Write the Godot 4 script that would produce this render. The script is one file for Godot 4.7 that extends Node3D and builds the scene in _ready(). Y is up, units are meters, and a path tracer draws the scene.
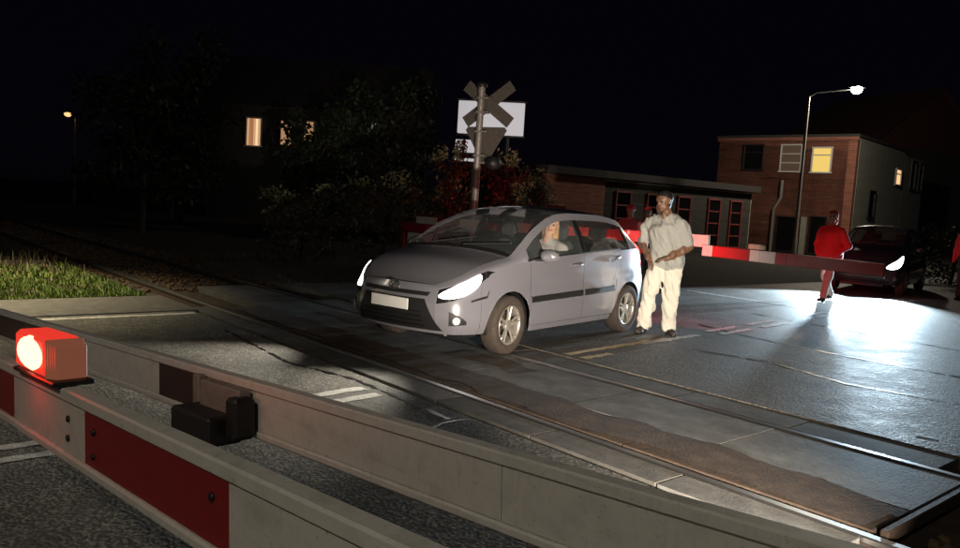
extends Node3D

# ---------------------------------------------------------------- helpers
const RA := Vector3(-0.655, 0.0, -0.756)   # along the rails
const RB := Vector3(0.756, 0.0, -0.655)    # across the rails, away from the near side
var rng := RandomNumberGenerator.new()
var M := {}
var used := {}

func T(a: float, b: float, y := 0.0) -> Vector3:
	return RA * a + RB * b + Vector3(0, y, 0)

func numbered(called: String) -> String:
	if not used.has(called):
		used[called] = 0
		return called
	used[called] += 1
	return "%s_%03d" % [called, used[called]]

func lin(r: float, g: float, b: float) -> Color:
	return Color(r, g, b).linear_to_srgb()

func mat(r: float, g: float, b: float, rough := 0.7, metal := 0.0) -> StandardMaterial3D:
	var m := StandardMaterial3D.new()
	m.albedo_color = lin(r, g, b)
	m.roughness = rough
	m.metallic = metal
	return m

func glow(r: float, g: float, b: float, e: float) -> StandardMaterial3D:
	var m := mat(0.08, 0.08, 0.08, 0.3)
	m.emission_enabled = true
	m.emission = lin(r, g, b)
	m.emission_energy_multiplier = e
	return m

func noise(seed_: int, freq: float, kind := FastNoiseLite.TYPE_SIMPLEX_SMOOTH, oct := 3) -> FastNoiseLite:
	var n := FastNoiseLite.new()
	n.seed = seed_; n.frequency = freq; n.noise_type = kind
	n.fractal_octaves = oct
	return n

func bytes(n: FastNoiseLite, size: int) -> PackedByteArray:
	var im := n.get_seamless_image(size, size, false, false, 0.12, true)
	im.convert(Image.FORMAT_L8)
	return im.get_data()

# a ground colour texture: fine grain, medium mottling and coarse patches between three colours (linear), plus its relief
func ground_tex(size: int, seed_: int, lo: Vector3, mid: Vector3, hi: Vector3, grain: float, coarse_f: float, grain_f := 0.35) -> Array:
	var a := bytes(noise(seed_, grain_f, FastNoiseLite.TYPE_VALUE, 2), size)
	var b := bytes(noise(seed_ + 1, 0.03), size)
	var c := bytes(noise(seed_ + 2, coarse_f, FastNoiseLite.TYPE_SIMPLEX_SMOOTH, 4), size)
	var out := PackedByteArray(); out.resize(size * size * 3)
	var h := PackedByteArray(); h.resize(size * size)
	var lut := PackedByteArray(); lut.resize(256 * 3)
	for i in 256:
		var t := i / 255.0
		var v := lo.lerp(mid, t * 2.0) if t < 0.5 else mid.lerp(hi, (t - 0.5) * 2.0)
		var k := lin(v.x, v.y, v.z)
		lut[i * 3] = int(k.r * 255); lut[i * 3 + 1] = int(k.g * 255); lut[i * 3 + 2] = int(k.b * 255)
	for i in size * size:
		var q := int(clampf(a[i] * grain + b[i] * (0.9 - grain) * 0.45 + c[i] * (1.1 - grain) * 0.62 - 6.0, 0, 255))
		out[i * 3] = lut[q * 3]; out[i * 3 + 1] = lut[q * 3 + 1]; out[i * 3 + 2] = lut[q * 3 + 2]
		h[i] = a[i]
	var im := Image.create_from_data(size, size, false, Image.FORMAT_RGB8, out)
	var hm := Image.create_from_data(size, size, false, Image.FORMAT_L8, h)
	var rg := PackedByteArray(); rg.resize(size * size)
	for i in size * size: rg[i] = int(clampf(150.0 + c[i] * 0.20 + b[i] * 0.12 + a[i] * 0.08, 0, 255))
	var rm := Image.create_from_data(size, size, false, Image.FORMAT_L8, rg)
	return [ImageTexture.create_from_image(im), ImageTexture.create_from_image(hm), ImageTexture.create_from_image(rm)]

func tri(tex: Array, metres: float, rough: float, relief := 0.0, world := true) -> StandardMaterial3D:
	var m := StandardMaterial3D.new()
	m.albedo_texture = tex[0]
	m.roughness = rough
	m.uv1_triplanar = true
	m.uv1_world_triplanar = world
	m.uv1_scale = Vector3.ONE / metres
	if relief > 0.0:
		m.heightmap_enabled = true
		m.heightmap_texture = tex[1]
		m.heightmap_scale = relief
	return m

func st_new() -> SurfaceTool:
	var st := SurfaceTool.new()
	st.begin(Mesh.PRIMITIVE_TRIANGLES)
	st.set_smooth_group(-1)
	return st

func quad(st: SurfaceTool, a: Vector3, b: Vector3, c: Vector3, d: Vector3) -> void:
	st.add_vertex(a); st.add_vertex(b); st.add_vertex(c)
	st.add_vertex(a); st.add_vertex(c); st.add_vertex(d)

# chamfered box with its centre and axes in x
func box(st: SurfaceTool, x: Transform3D, size: Vector3, ch := 0.0) -> void:
	st.set_smooth_group(-1)
	var h := size * 0.5
	var c := minf(ch, minf(h.x, minf(h.y, h.z)) * 0.9)
	if c <= 0.0:
		var p := []
		for i in 8:
			p.append(x * Vector3(h.x if i & 1 else -h.x, h.y if i & 2 else -h.y, h.z if i & 4 else -h.z))
		for f in [[0, 1, 3, 2], [5, 4, 6, 7], [4, 0, 2, 6], [1, 5, 7, 3], [2, 3, 7, 6], [4, 5, 1, 0]]:
			quad(st, p[f[0]], p[f[1]], p[f[2]], p[f[3]])
		return
	var v := {}
	for sx in [-1, 1]:
		for sy in [-1, 1]:
			for sz in [-1, 1]:
				v[[sx, sy, sz, 0]] = x * Vector3(sx * h.x, sy * (h.y - c), sz * (h.z - c))
				v[[sx, sy, sz, 1]] = x * Vector3(sx * (h.x - c), sy * h.y, sz * (h.z - c))
				v[[sx, sy, sz, 2]] = x * Vector3(sx * (h.x - c), sy * (h.y - c), sz * h.z)
	for s in [-1, 1]:
		var f := func(a, b, cc, d):
			if s > 0: quad(st, a, b, cc, d)
			else: quad(st, d, cc, b, a)
		f.call(v[[s, -1, -1, 0]], v[[s, -1, 1, 0]], v[[s, 1, 1, 0]], v[[s, 1, -1, 0]])
		f.call(v[[-1, s, -1, 1]], v[[1, s, -1, 1]], v[[1, s, 1, 1]], v[[-1, s, 1, 1]])
		f.call(v[[-1, -1, s, 2]], v[[-1, 1, s, 2]], v[[1, 1, s, 2]], v[[1, -1, s, 2]])
	for s in [-1, 1]:
		for u in [-1, 1]:
			var g := func(a, b, cc, d):
				if s * u > 0: quad(st, a, b, cc, d)
				else: quad(st, d, cc, b, a)
			g.call(v[[s, u, -1, 0]], v[[s, u, 1, 0]], v[[s, u, 1, 1]], v[[s, u, -1, 1]])
			g.call(v[[-1, s, u, 1]], v[[1, s, u, 1]], v[[1, s, u, 2]], v[[-1, s, u, 2]])
			g.call(v[[s, -1, u, 2]], v[[s, 1, u, 2]], v[[s, 1, u, 0]], v[[s, -1, u, 0]])
			for w in [-1, 1]:
				if s * u * w > 0:
					st.add_vertex(v[[s, u, w, 0]]); st.add_vertex(v[[s, u, w, 1]]); st.add_vertex(v[[s, u, w, 2]])
				else:
					st.add_vertex(v[[s, u, w, 0]]); st.add_vertex(v[[s, u, w, 2]]); st.add_vertex(v[[s, u, w, 1]])

func at(p: Vector3, x := Vector3.RIGHT, y := Vector3.UP) -> Transform3D:
	var xx := x.normalized()
	var zz := xx.cross(y).normalized()
	return Transform3D(Basis(xx, zz.cross(xx).normalized(), zz), p)

func bar(st: SurfaceTool, a: Vector3, b: Vector3, w: float, h: float, ch := 0.0, up := Vector3.UP) -> void:
	if absf((b - a).normalized().dot(up)) > 0.99:
		up = Vector3.RIGHT
	box(st, at((a + b) * 0.5, b - a, up), Vector3((b - a).length(), h, w), ch)

func tube(st: SurfaceTool, pts: Array, rad: Array, sides := 10) -> void:
	st.set_smooth_group(1)
	var rings := []
	var ref := Vector3(0.13, 0.21, 0.97)
	for i in pts.size():
		var d: Vector3 = (pts[mini(i + 1, pts.size() - 1)] - pts[maxi(i - 1, 0)]).normalized()
		if absf(d.dot(ref)) > 0.95: ref = Vector3(1, 0.1, 0)
		var u := d.cross(ref).normalized()
		var w := d.cross(u)
		var ring := []
		for k in sides:
			var t := TAU * k / sides
			ring.append(pts[i] + (u * cos(t) + w * sin(t)) * rad[mini(i, rad.size() - 1)])
		rings.append(ring)
	for i in rings.size() - 1:
		for k in sides:
			var k2 := (k + 1) % sides
			quad(st, rings[i][k], rings[i + 1][k], rings[i + 1][k2], rings[i][k2])
	st.set_smooth_group(-1)
	for e in [0, rings.size() - 1]:
		for k in range(1, sides - 1):
			if e == 0:
				st.add_vertex(rings[e][0]); st.add_vertex(rings[e][k]); st.add_vertex(rings[e][k + 1])
			else:
				st.add_vertex(rings[e][0]); st.add_vertex(rings[e][k + 1]); st.add_vertex(rings[e][k])

# profile of Vector2(radius, height) turned round the y axis of x
func lathe(st: SurfaceTool, x: Transform3D, prof: Array, segs := 24, smooth := true) -> void:
	st.set_smooth_group(1 if smooth else -1)
	for i in prof.size() - 1:
		for k in segs:
			var t0 := TAU * k / segs
			var t1 := TAU * (k + 1) / segs
			var p: Vector2 = prof[i]
			var q: Vector2 = prof[i + 1]
			quad(st, x * Vector3(p.x * cos(t0), p.y, p.x * sin(t0)), x * Vector3(p.x * cos(t1), p.y, p.x * sin(t1)), x * Vector3(q.x * cos(t1), q.y, q.x * sin(t1)), x * Vector3(q.x * cos(t0), q.y, q.x * sin(t0)))
	st.set_smooth_group(-1)

func ellipsoid(st: SurfaceTool, x: Transform3D, r: Vector3, segs := 16, rows := 8) -> void:
	var prof := []
	for i in rows + 1:
		var t := PI * i / rows - PI / 2
		prof.append(Vector2(maxf(cos(t), 0.0005), sin(t)))
	lathe(st, x * Transform3D(Basis.from_scale(r)), prof, segs)

# a solid slab: outline (convex, Vector3 with equal y) down by thick
func slab(st: SurfaceTool, outline: Array, thick: float) -> void:
	st.set_smooth_group(-1)
	var n := outline.size()
	var dn := Vector3(0, thick, 0)
	for k in range(1, n - 1):
		st.add_vertex(outline[0]); st.add_vertex(outline[k]); st.add_vertex(outline[k + 1])
		st.add_vertex(outline[0] - dn); st.add_vertex(outline[k + 1] - dn); st.add_vertex(outline[k] - dn)
	for k in n:
		var a: Vector3 = outline[k]
		var b: Vector3 = outline[(k + 1) % n]
		quad(st, a, a - dn, b - dn, b)

func obj(called: String, st: SurfaceTool, m: Material, parent: Node = self) -> MeshInstance3D:
	st.generate_normals()
	var o := MeshInstance3D.new()
	o.mesh = st.commit()
	o.material_override = m
	if parent == self:
		o.name = numbered(called)
		add_child(o)
	else:
		o.name = called
		parent.add_child(o, true)
	return o

func tag(o: Node, label: String, category: String, group := "", kind := "") -> void:
	if label: o.set_meta("label", label)
	if category: o.set_meta("category", category)
	if group: o.set_meta("group", group)
	if kind: o.set_meta("kind", kind)

func thing(called: String, label: String, category: String, where := Transform3D.IDENTITY, group := "") -> Node3D:
	var o := Node3D.new()
	o.name = numbered(called)
	add_child(o)
	o.transform = where
	tag(o, label, category, group)
	return o

func setting(o: Node, label := "", category := "") -> Node:
	tag(o, label, category, "", "structure")
	return o

func spot(called: String, p: Vector3, dir: Vector3, color: Color, energy: float, angle: float, soft: float, parent: Node, size := 0.03) -> void:
	var l := SpotLight3D.new()
	l.name = called
	l.light_color = color
	l.light_energy = energy
	l.spot_angle = angle
	l.spot_angle_attenuation = soft
	l.spot_range = 60.0
	l.spot_attenuation = 2.0
	l.light_size = size
	l.shadow_enabled = true
	parent.add_child(l, true)
	l.transform = Transform3D(Basis.looking_at(dir, Vector3.UP), p)

func omni(called: String, p: Vector3, color: Color, energy: float, parent: Node, size := 0.05) -> void:
	var l := OmniLight3D.new()
	l.name = called
	l.light_color = color
	l.light_energy = energy
	l.omni_range = 60.0
	l.omni_attenuation = 2.0
	l.light_size = size
	l.shadow_enabled = true
	parent.add_child(l, true)
	l.position = p

# ---------------------------------------------------------------- light and camera
func camera_and_sky() -> void:
	var p := deg_to_rad(-5.12)
	var r := deg_to_rad(3.48)
	var f := Vector3(0, sin(p), -cos(p))
	var u := Vector3(0, cos(p), sin(p))
	var x := Vector3(1, 0, 0)
	var cam := Camera3D.new()
	cam.name = "camera"
	add_child(cam)
	cam.transform = Transform3D(Basis(x * cos(r) + u * sin(r), -x * sin(r) + u * cos(r), -f), Vector3(0, 1.5, 0))
	cam.fov = 38.76
	cam.near = 0.05
	cam.far = 600.0
	cam.current = true
	var env := Environment.new()
	env.background_mode = Environment.BG_SKY
	var sm := ProceduralSkyMaterial.new()
	sm.sky_top_color = Color(0.34, 0.35, 0.52)
	sm.sky_horizon_color = Color(0.38, 0.36, 0.50)
	sm.ground_horizon_color = Color(0.30, 0.28, 0.40)
	sm.ground_bottom_color = Color(0.1, 0.1, 0.12)
	sm.sun_angle_max = 0.0
	var sky := Sky.new()
	sky.sky_material = sm
	env.sky = sky
	env.background_energy_multiplier = 0.010
	env.tonemap_mode = Environment.TONE_MAPPER_LINEAR
	env.tonemap_exposure = 1.0
	env.sdfgi_enabled = true
	env.ssao_enabled = true
	env.ssil_enabled = true
	var we := WorldEnvironment.new()
	we.name = "environment"
	we.environment = env
	add_child(we)
	var moon := DirectionalLight3D.new()
	moon.name = "moonlight"
	moon.light_color = Color(0.75, 0.82, 1.0)
	moon.light_energy = 0.004
	moon.light_angular_distance = 0.5
	moon.shadow_enabled = true
	add_child(moon)
	moon.transform.basis = Basis.looking_at(Vector3(-0.5, -0.75, -0.35), Vector3.UP)

# ---------------------------------------------------------------- materials
func brick_tex() -> Array:
	# brickwork seen from forty metres: a course is about one pixel high
	var s := 512
	var im := Image.create(s, s, false, Image.FORMAT_RGB8)
	im.fill(lin(0.20, 0.15, 0.12))
	rng.seed = 77
	var rows := 32
	var rh := s / rows
	for r in rows:
		for k in 9:
			var w := s / 8
			var x := k * w - (w / 2 if r % 2 else 0)
			var v := rng.randf_range(0.6, 1.25)
			im.fill_rect(Rect2i(x + 2, r * rh + 2, w - 3, rh - 3), lin(0.30 * v, 0.095 * v, 0.06 * v))
	return [ImageTexture.create_from_image(im), null]

# weathered paint: fine grain, chips, scratches along the board and dirty runs
func paint_tex(seed_: int, base: Vector3, dirt: Vector3) -> Array:
	var s := 1024
	var fine := bytes(noise(seed_, 0.4, FastNoiseLite.TYPE_VALUE, 2), s)
	var chip := bytes(noise(seed_ + 1, 0.045, FastNoiseLite.TYPE_SIMPLEX, 4), s)
	var grime := bytes(noise(seed_ + 2, 0.012, FastNoiseLite.TYPE_SIMPLEX_SMOOTH, 5), s)
	var out := PackedByteArray(); out.resize(s * s * 3)
	for y in s:
		for x in s:
			var i := y * s + x
			var g := chip[(y / 7 % s) * s + x]                        # stretched: runs down the face
			var f := clampf((grime[i] - 140) / 90.0, 0, 1) * 0.35 + clampf((g - 178) / 40.0, 0, 1) * 0.22
			if chip[i] > 222: f = 0.85
			f += (fine[i] - 128) / 128.0 * 0.10
			var v := base.lerp(dirt, clampf(f, -0.1, 1))
			var k := lin(v.x, v.y, v.z)
			out[i * 3] = int(clampf(k.r, 0, 1) * 255); out[i * 3 + 1] = int(clampf(k.g, 0, 1) * 255); out[i * 3 + 2] = int(clampf(k.b, 0, 1) * 255)
	var im := Image.create_from_data(s, s, false, Image.FORMAT_RGB8, out)
	rng.seed = seed_
	for k in 46:
		var y := rng.randi() % s
		var x := rng.randi() % (s - 220)
		var l := rng.randi_range(20, 200)
		var v := base.lerp(dirt, rng.randf_range(0.3, 0.9))
		im.fill_rect(Rect2i(x, y, l, 1), lin(v.x, v.y, v.z))
	return [ImageTexture.create_from_image(im), null]

func materials() -> void:
	var asp := ground_tex(1024, 11, Vector3(0.024, 0.023, 0.020), Vector3(0.088, 0.081, 0.070), Vector3(0.40, 0.37, 0.31), 0.78, 0.006, 0.30)
	M.asphalt = tri(asp, 4.0, 0.8, 0.35)
	M.asphalt_far = tri(asp, 4.0, 0.8, 0.3)
	M.asphalt_far.roughness_texture = asp[2]
	var con := ground_tex(1024, 51, Vector3(0.045, 0.044, 0.042), Vector3(0.125, 0.122, 0.116), Vector3(0.24, 0.235, 0.225), 0.35, 0.010)
	M.concrete = tri(con, 3.0, 0.65, 0.12)
	var con2 := ground_tex(512, 61, Vector3(0.035, 0.033, 0.030), Vector3(0.085, 0.080, 0.072), Vector3(0.17, 0.16, 0.145), 0.4, 0.015)
	M.concrete_dirty = tri(con2, 1.7, 0.75, 0.12)
	var rust := ground_tex(512, 71, Vector3(0.022, 0.015, 0.011), Vector3(0.055, 0.036, 0.025), Vector3(0.13, 0.09, 0.062), 0.4, 0.014)
	M.rust = tri(rust, 1.9, 0.85, 0.2)
	var earth := ground_tex(512, 81, Vector3(0.014, 0.011, 0.008), Vector3(0.04, 0.032, 0.022), Vector3(0.09, 0.07, 0.05), 0.4, 0.02)
	M.earth = tri(earth, 2.3, 0.95, 0.5)
	M.stone = tri(earth, 0.21, 0.85, 0.0)
	M.stone.albedo_color = Color(1.5, 1.35, 1.2)
	M.paint_line = tri(ground_tex(512, 91, Vector3(0.16, 0.15, 0.13), Vector3(0.58, 0.56, 0.52), Vector3(0.74, 0.72, 0.68), 0.3, 0.03), 0.9, 0.6, 0.3)
	M.paint_line_yellow = tri(ground_tex(512, 95, Vector3(0.16, 0.13, 0.08), Vector3(0.55, 0.44, 0.26), Vector3(0.66, 0.55, 0.34), 0.3, 0.03), 0.9, 0.6, 0.3)
	M.rail_head = mat(0.55, 0.54, 0.53, 0.36, 1.0)
	M.rail_side = tri(rust, 0.6, 0.75, 0.3)
	M.rail_side.metallic = 0.3
	M.board_white = tri(paint_tex(101, Vector3(0.60, 0.60, 0.585), Vector3(0.22, 0.21, 0.19)), 1.3, 0.5)
	M.board_red = tri(paint_tex(111, Vector3(0.27, 0.014, 0.017), Vector3(0.09, 0.012, 0.012)), 1.3, 0.42)
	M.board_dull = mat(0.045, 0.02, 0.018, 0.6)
	M.tar = mat(0.012, 0.012, 0.012, 0.35)
	M.galv = tri(ground_tex(512, 121, Vector3(0.16, 0.15, 0.14), Vector3(0.28, 0.26, 0.24), Vector3(0.38, 0.36, 0.33), 0.2, 0.02), 0.7, 0.5)
	M.galv.metallic = 0.35
	M.sign_back = tri(ground_tex(512, 131, Vector3(0.04, 0.035, 0.03), Vector3(0.075, 0.067, 0.058), Vector3(0.12, 0.11, 0.095), 0.2, 0.02), 0.9, 0.6)
	M.black = mat(0.012, 0.012, 0.013, 0.5)
	M.black_gloss = mat(0.01, 0.01, 0.011, 0.2)
	M.rubber = tri(ground_tex(256, 141, Vector3(0.018, 0.014, 0.012), Vector3(0.046, 0.034, 0.027), Vector3(0.085, 0.062, 0.047), 0.3, 0.03), 0.5, 0.85, 0.0, false)
	M.chrome = mat(0.7, 0.7, 0.7, 0.15, 1.0)
	M.alloy = mat(0.62, 0.58, 0.52, 0.32, 0.75)
	M.seat = mat(0.02, 0.02, 0.022, 0.9)
	M.brick = tri(brick_tex(), 2.1, 0.9)
	M.render_wall = tri(ground_tex(512, 151, Vector3(0.17, 0.165, 0.13), Vector3(0.30, 0.29, 0.24), Vector3(0.36, 0.35, 0.30), 0.25, 0.012), 3.0, 0.9)
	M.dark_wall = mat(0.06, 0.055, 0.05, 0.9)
	M.roof = mat(0.035, 0.03, 0.028, 0.85)
	M.roof_red = mat(0.11, 0.04, 0.03, 0.85)
	M.frame_red = mat(0.22, 0.035, 0.03, 0.6)
	M.frame_white = mat(0.55, 0.53, 0.50, 0.6)
	M.dark_glass = mat(0.008, 0.008, 0.009, 0.08)
	M.dark_door = mat(0.02, 0.017, 0.015, 0.5)
	M.bark = mat(0.06, 0.045, 0.03, 0.95)
	M.lit_yellow = glow(1.0, 0.68, 0.16, 0.85)
	M.lit_dim = glow(0.9, 0.40, 0.18, 0.045)
	M.lit_warm = glow(1.0, 0.62, 0.30, 1.0)
	M.glass = StandardMaterial3D.new()
	M.glass.albedo_color = Color(0.75, 0.8, 0.8, 0.06)
	M.glass.transparency = BaseMaterial3D.TRANSPARENCY_ALPHA
	M.glass.roughness = 0.02
	M.glass_dark = StandardMaterial3D.new()
	M.glass_dark.albedo_color = Color(0.25, 0.25, 0.25, 0.28)
	M.glass_dark.transparency = BaseMaterial3D.TRANSPARENCY_ALPHA
	M.glass_dark.roughness = 0.02

func leaf_mat(r: float, g: float, b: float) -> StandardMaterial3D:
	var m := mat(r, g, b, 0.6)
	m.vertex_color_use_as_albedo = true
	m.albedo_color = Color.WHITE
	m.backlight_enabled = true
	m.backlight = Color(0.35, 0.4, 0.2)
	m.cull_mode = BaseMaterial3D.CULL_DISABLED
	return m

# ---------------------------------------------------------------- ground and track
func rect(a0: float, a1: float, b0: float, b1: float, y: float) -> Array:
	return [T(a0, b0, y), T(a1, b0, y), T(a1, b1, y), T(a0, b1, y)]

func ab_box(st: SurfaceTool, a0: float, a1: float, b0: float, b1: float, top: float, thick: float, ch := 0.0) -> void:
	box(st, at(T((a0 + a1) * 0.5, (b0 + b1) * 0.5, top - thick * 0.5), RA), Vector3(absf(a1 - a0), thick, absf(b1 - b0)), ch)

func ragged_strip(st: SurfaceTool, pts: Array, w: float, y: float, seed_: int, rough_edge: float, f := 6.0) -> void:
	# a painted line or a tar seam laid on the road: pts are Vector2(a, b)
	var n := noise(seed_, f, FastNoiseLite.TYPE_SIMPLEX, 2 if f > 4 else 5)
	var prev := []
	for i in pts.size() - 1:
		var p: Vector2 = pts[i]
		var q: Vector2 = pts[i + 1]
		var d := (q - p).normalized()
		var s := Vector2(-d.y, d.x)
		var steps := maxi(2, int((q - p).length() / 0.06))
		for k in steps + 1:
			if i > 0 and k == 0: continue
			var m := p.lerp(q, float(k) / steps)
			var e0 := w * 0.5 + n.get_noise_2d(m.x, m.y) * rough_edge
			var e1 := w * 0.5 + n.get_noise_2d(m.x + 50, m.y) * rough_edge
			var l := m + s * e0
			var r := m - s * e1
			var cur := [T(l.x, l.y, y), T(r.x, r.y, y)]
			if prev.size():
				quad(st, prev[0], prev[1], cur[1], cur[0])
			prev = cur

func road_line(p: Vector2, q: Vector2, w: float, m: Material, parent: Node, y := 0.004) -> void:
	var st := st_new()
	ragged_strip(st, [p, q], w, y, int(p.x * 100 + p.y * 37), w * 0.22)
	obj("painted_line", st, m, parent)

func ground_and_track() -> void:
	var st := st_new()
	quad(st, Vector3(-300, -0.14, -400), Vector3(300, -0.14, -400), Vector3(300, -0.14, 120), Vector3(-300, -0.14, 120))
	setting(obj("ground", st, M.earth), "dark bare earth ground all round the crossing", "ground")

	st = st_new()
	slab(st, rect(-3.5, 9.35, -26, 3.52, 0.0), 0.3)
	var near_road: Node = setting(obj("road", st, M.asphalt), "coarse grey asphalt road on the near side of the rails", "road")
	st = st_new()
	slab(st, rect(-18, 9.6, 5.87, 36, 0.0), 0.3)
	var far_road: Node = setting(obj("road", st, M.asphalt_far), "dark damp asphalt road beyond the rails", "road")
	st = st_new()
	slab(st, rect(9.36, 10.7, -26, 3.6, 0.012), 0.3)
	setting(obj("footpath", st, M.concrete_dirty), "grey worn footpath strip beside the grass verge", "path")
	st = st_new()
	slab(st, rect(9.62, 15.5, 5.95, 9.0, 0.0), 0.3)
	setting(obj("footpath", st, M.concrete_dirty), "dim grey path beyond the far rail beside the hedge", "path")
	st = st_new()
	slab(st, rect(-40, -3.52, -26, 3.3, -0.02), 0.3)
	setting(obj("verge", st, M.earth), "unlit earth verge on the near side of the track", "verge")

	# centre line: two rows of dashes, a stop line beyond, an edge line by the footpath
	var dashes := [[2.80, 3.30], [5.95, 7.6], [9.0, 9.9], [10.25, 11.2], [12.4, 13.3], [14.6, 15.6], [17, 18]]
	for d in dashes:
		var dd: Array = d
		var m: Material = M.paint_line_yellow if dd[0] < 8 and dd[0] > 4 else M.paint_line
		var par := near_road if dd[0] < 4 else far_road
		road_line(Vector2(4.77 + 0.108 * dd[0], dd[0]), Vector2(4.77 + 0.108 * dd[1], dd[1]), 0.10, m, par)
		var e: float = dd[1] if dd[0] != 5.95 else 6.45
		road_line(Vector2(4.55 + 0.108 * dd[0], dd[0]), Vector2(4.55 + 0.108 * e, e), 0.10, m, par)
	road_line(Vector2(5.52, 7.3), Vector2(5.60, 8.6), 0.12, M.paint_line, far_road)
	road_line(Vector2(4.82, -0.6), Vector2(4.86, 1.0), 0.09, M.paint_line, near_road)
	road_line(Vector2(4.60, -0.7), Vector2(4.63, 1.0), 0.09, M.paint_line, near_road)
	road_line(Vector2(6.75, 13.45), Vector2(9.2, 13.55), 0.16, M.paint_line, far_road)
	road_line(Vector2(9.2, -4.0), Vector2(9.15, 3.48), 0.11, M.paint_line, near_road)

	# tar seams and cracks in the far road
	var seams := [[[6.2, 9.5], [5.4, 9.25], [4.2, 9.1], [2.9, 9.12], [1.2, 9.0], [-3, 9.1]], [[6.6, 11.6], [5.7, 11.45], [4.4, 11.35], [3.4, 11.15], [0.5, 11.2], [-4, 11.0]], [[5.0, 7.6], [4.2, 7.8], [3.2, 7.5], [2.0, 7.75]], [[3.2, 14.0], [1.2, 13.8], [-2, 14.1]]]
	for s in seams:
		var pts := []
		for q in s: pts.append(Vector2(q[0], q[1]))
		st = st_new()
		ragged_strip(st, pts, 0.035, 0.0035, int(pts[0].y * 10), 0.03)
		obj("tar_seam", st, M.tar, far_road)
	st = st_new()
	ragged_strip(st, [Vector2(3.95, 2.6), Vector2(3.99, 3.06), Vector2(4.05, 3.3), Vector2(4.02, 3.5)], 0.03, 0.0035, 4, 0.03)
	obj("tar_seam", st, M.tar, near_road)
	st = st_new()
	ragged_strip(st, [Vector2(7.9, 3.35), Vector2(6.2, 3.2), Vector2(5.4, 3.4), Vector2(4.1, 3.35)], 0.03, 0.0035, 14, 0.03)
	obj("tar_seam", st, M.tar, near_road)
	road_line(Vector2(2.12, 6.18), Vector2(1.98, 6.22), 0.06, M.paint_line, far_road)

	# the track
	var tr := Node3D.new()
	tr.name = "railway_track"
	add_child(tr)
	setting(tr, "railway track with level crossing panels across the road", "railway track")
	st = st_new()
	slab(st, rect(-60, 90, 3.3, 6.2, -0.095), 0.3)
	obj("track_bed", st, M.rust, tr)
	for bc in [3.92, 5.40]:
		st = st_new()
		box(st, at(T(15, bc, -0.02), RA), Vector3(150, 0.04, 0.068), 0.008)
		var rl := obj("rail", st, M.rail_head, tr)
		st = st_new()
		box(st, at(T(15, bc, -0.065), RA), Vector3(150, 0.05, 0.022))
		box(st, at(T(15, bc, -0.087), RA), Vector3(150, 0.016, 0.13))
		obj("rail_web", st, M.rail_side, rl)
	# crossing panels: inner concrete slabs, brown infill, outer strips
	rng.seed = 9
	var a := 1.52
	while a < 11.6:
		var e := minf(a + 1.25, 11.7)
		st = st_new()
		ab_box(st, a, e - 0.008, 4.49, 5.335, -0.003 - rng.randf() * 0.0015, 0.09, 0.002)
		obj("crossing_slab", st, M.concrete, tr)
		a = e
	a = 1.52
	while a < 9.4:
		var e := minf(a + 1.6, 9.5)
		st = st_new()
		ab_box(st, a, e - 0.012, 4.012, 4.476, -0.005 - rng.randf() * 0.002, 0.085, 0.002)
		obj("infill_panel", st, M.rust, tr)
		a = e
	a = 1.52
	var k2 := 0
	while a < 9.6:
		var e := a + 1.02
		st = st_new()
		ab_box(st, a, e - 0.012, 3.60, 3.868, -0.004 - rng.randf() * 0.002, 0.09, 0.003)
		obj("edge_panel", st, M.concrete_dirty if k2 % 3 else M.concrete, tr)
		st = st_new()
		ab_box(st, a + 0.2, e + 0.188, 5.452, 5.84, -0.004 - rng.randf() * 0.002, 0.09, 0.003)
		obj("edge_panel", st, M.concrete_dirty, tr)
		a = e
		k2 += 1
	# brown dirt trodden over the joints
	var dp := [[[9.3, 4.29], [7.8, 4.31], [6.4, 4.27], [5.2, 4.31], [3.9, 4.27], [2.7, 4.32], [1.56, 4.26]], [[6.0, 4.95], [5.5, 5.0], [5.0, 4.9]], [[8.8, 5.1], [7.9, 5.05], [7.2, 5.16]]]
	for i in dp.size():
		var pts := []
		for q in dp[i]: pts.append(Vector2(q[0], q[1]))
		st = st_new()
		ragged_strip(st, pts, [0.42, 0.26, 0.22][i], 0.0012, 60 + i, [0.08, 0.14, 0.14][i], 1.3)
		obj("dirt_patch", st, M.rust, tr)
	# wooden end ramp at the edge of the crossing
	st = st_new()
	bar(st, T(1.47, 4.02, -0.025), T(1.47, 5.33, -0.025), 0.045, 0.07, 0.008)
	obj("end_beam", st, M.rail_side, tr)
	# sleepers beyond the crossing
	for i in 14:
		for side in [0, 1]:
			var aa: float = 12.1 + i * 0.65 if side == 0 else 1.0 - i * 0.65
			st = st_new()
			ab_box(st, aa - 0.13, aa + 0.13, 3.36, 5.96, -0.082, 0.12, 0.015)
			obj("sleeper", st, M.concrete_dirty, tr)
	# ballast
	var stone := st_new()
	ellipsoid(stone, Transform3D.IDENTITY, Vector3(1, 0.7, 0.85), 6, 4)
	stone.generate_normals()
	var sm := stone.commit()
	rng.seed = 21
	var mm := MultiMesh.new()
	mm.transform_format = MultiMesh.TRANSFORM_3D
	mm.mesh = sm
	var cnt := 5200
	mm.instance_count = cnt
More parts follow.
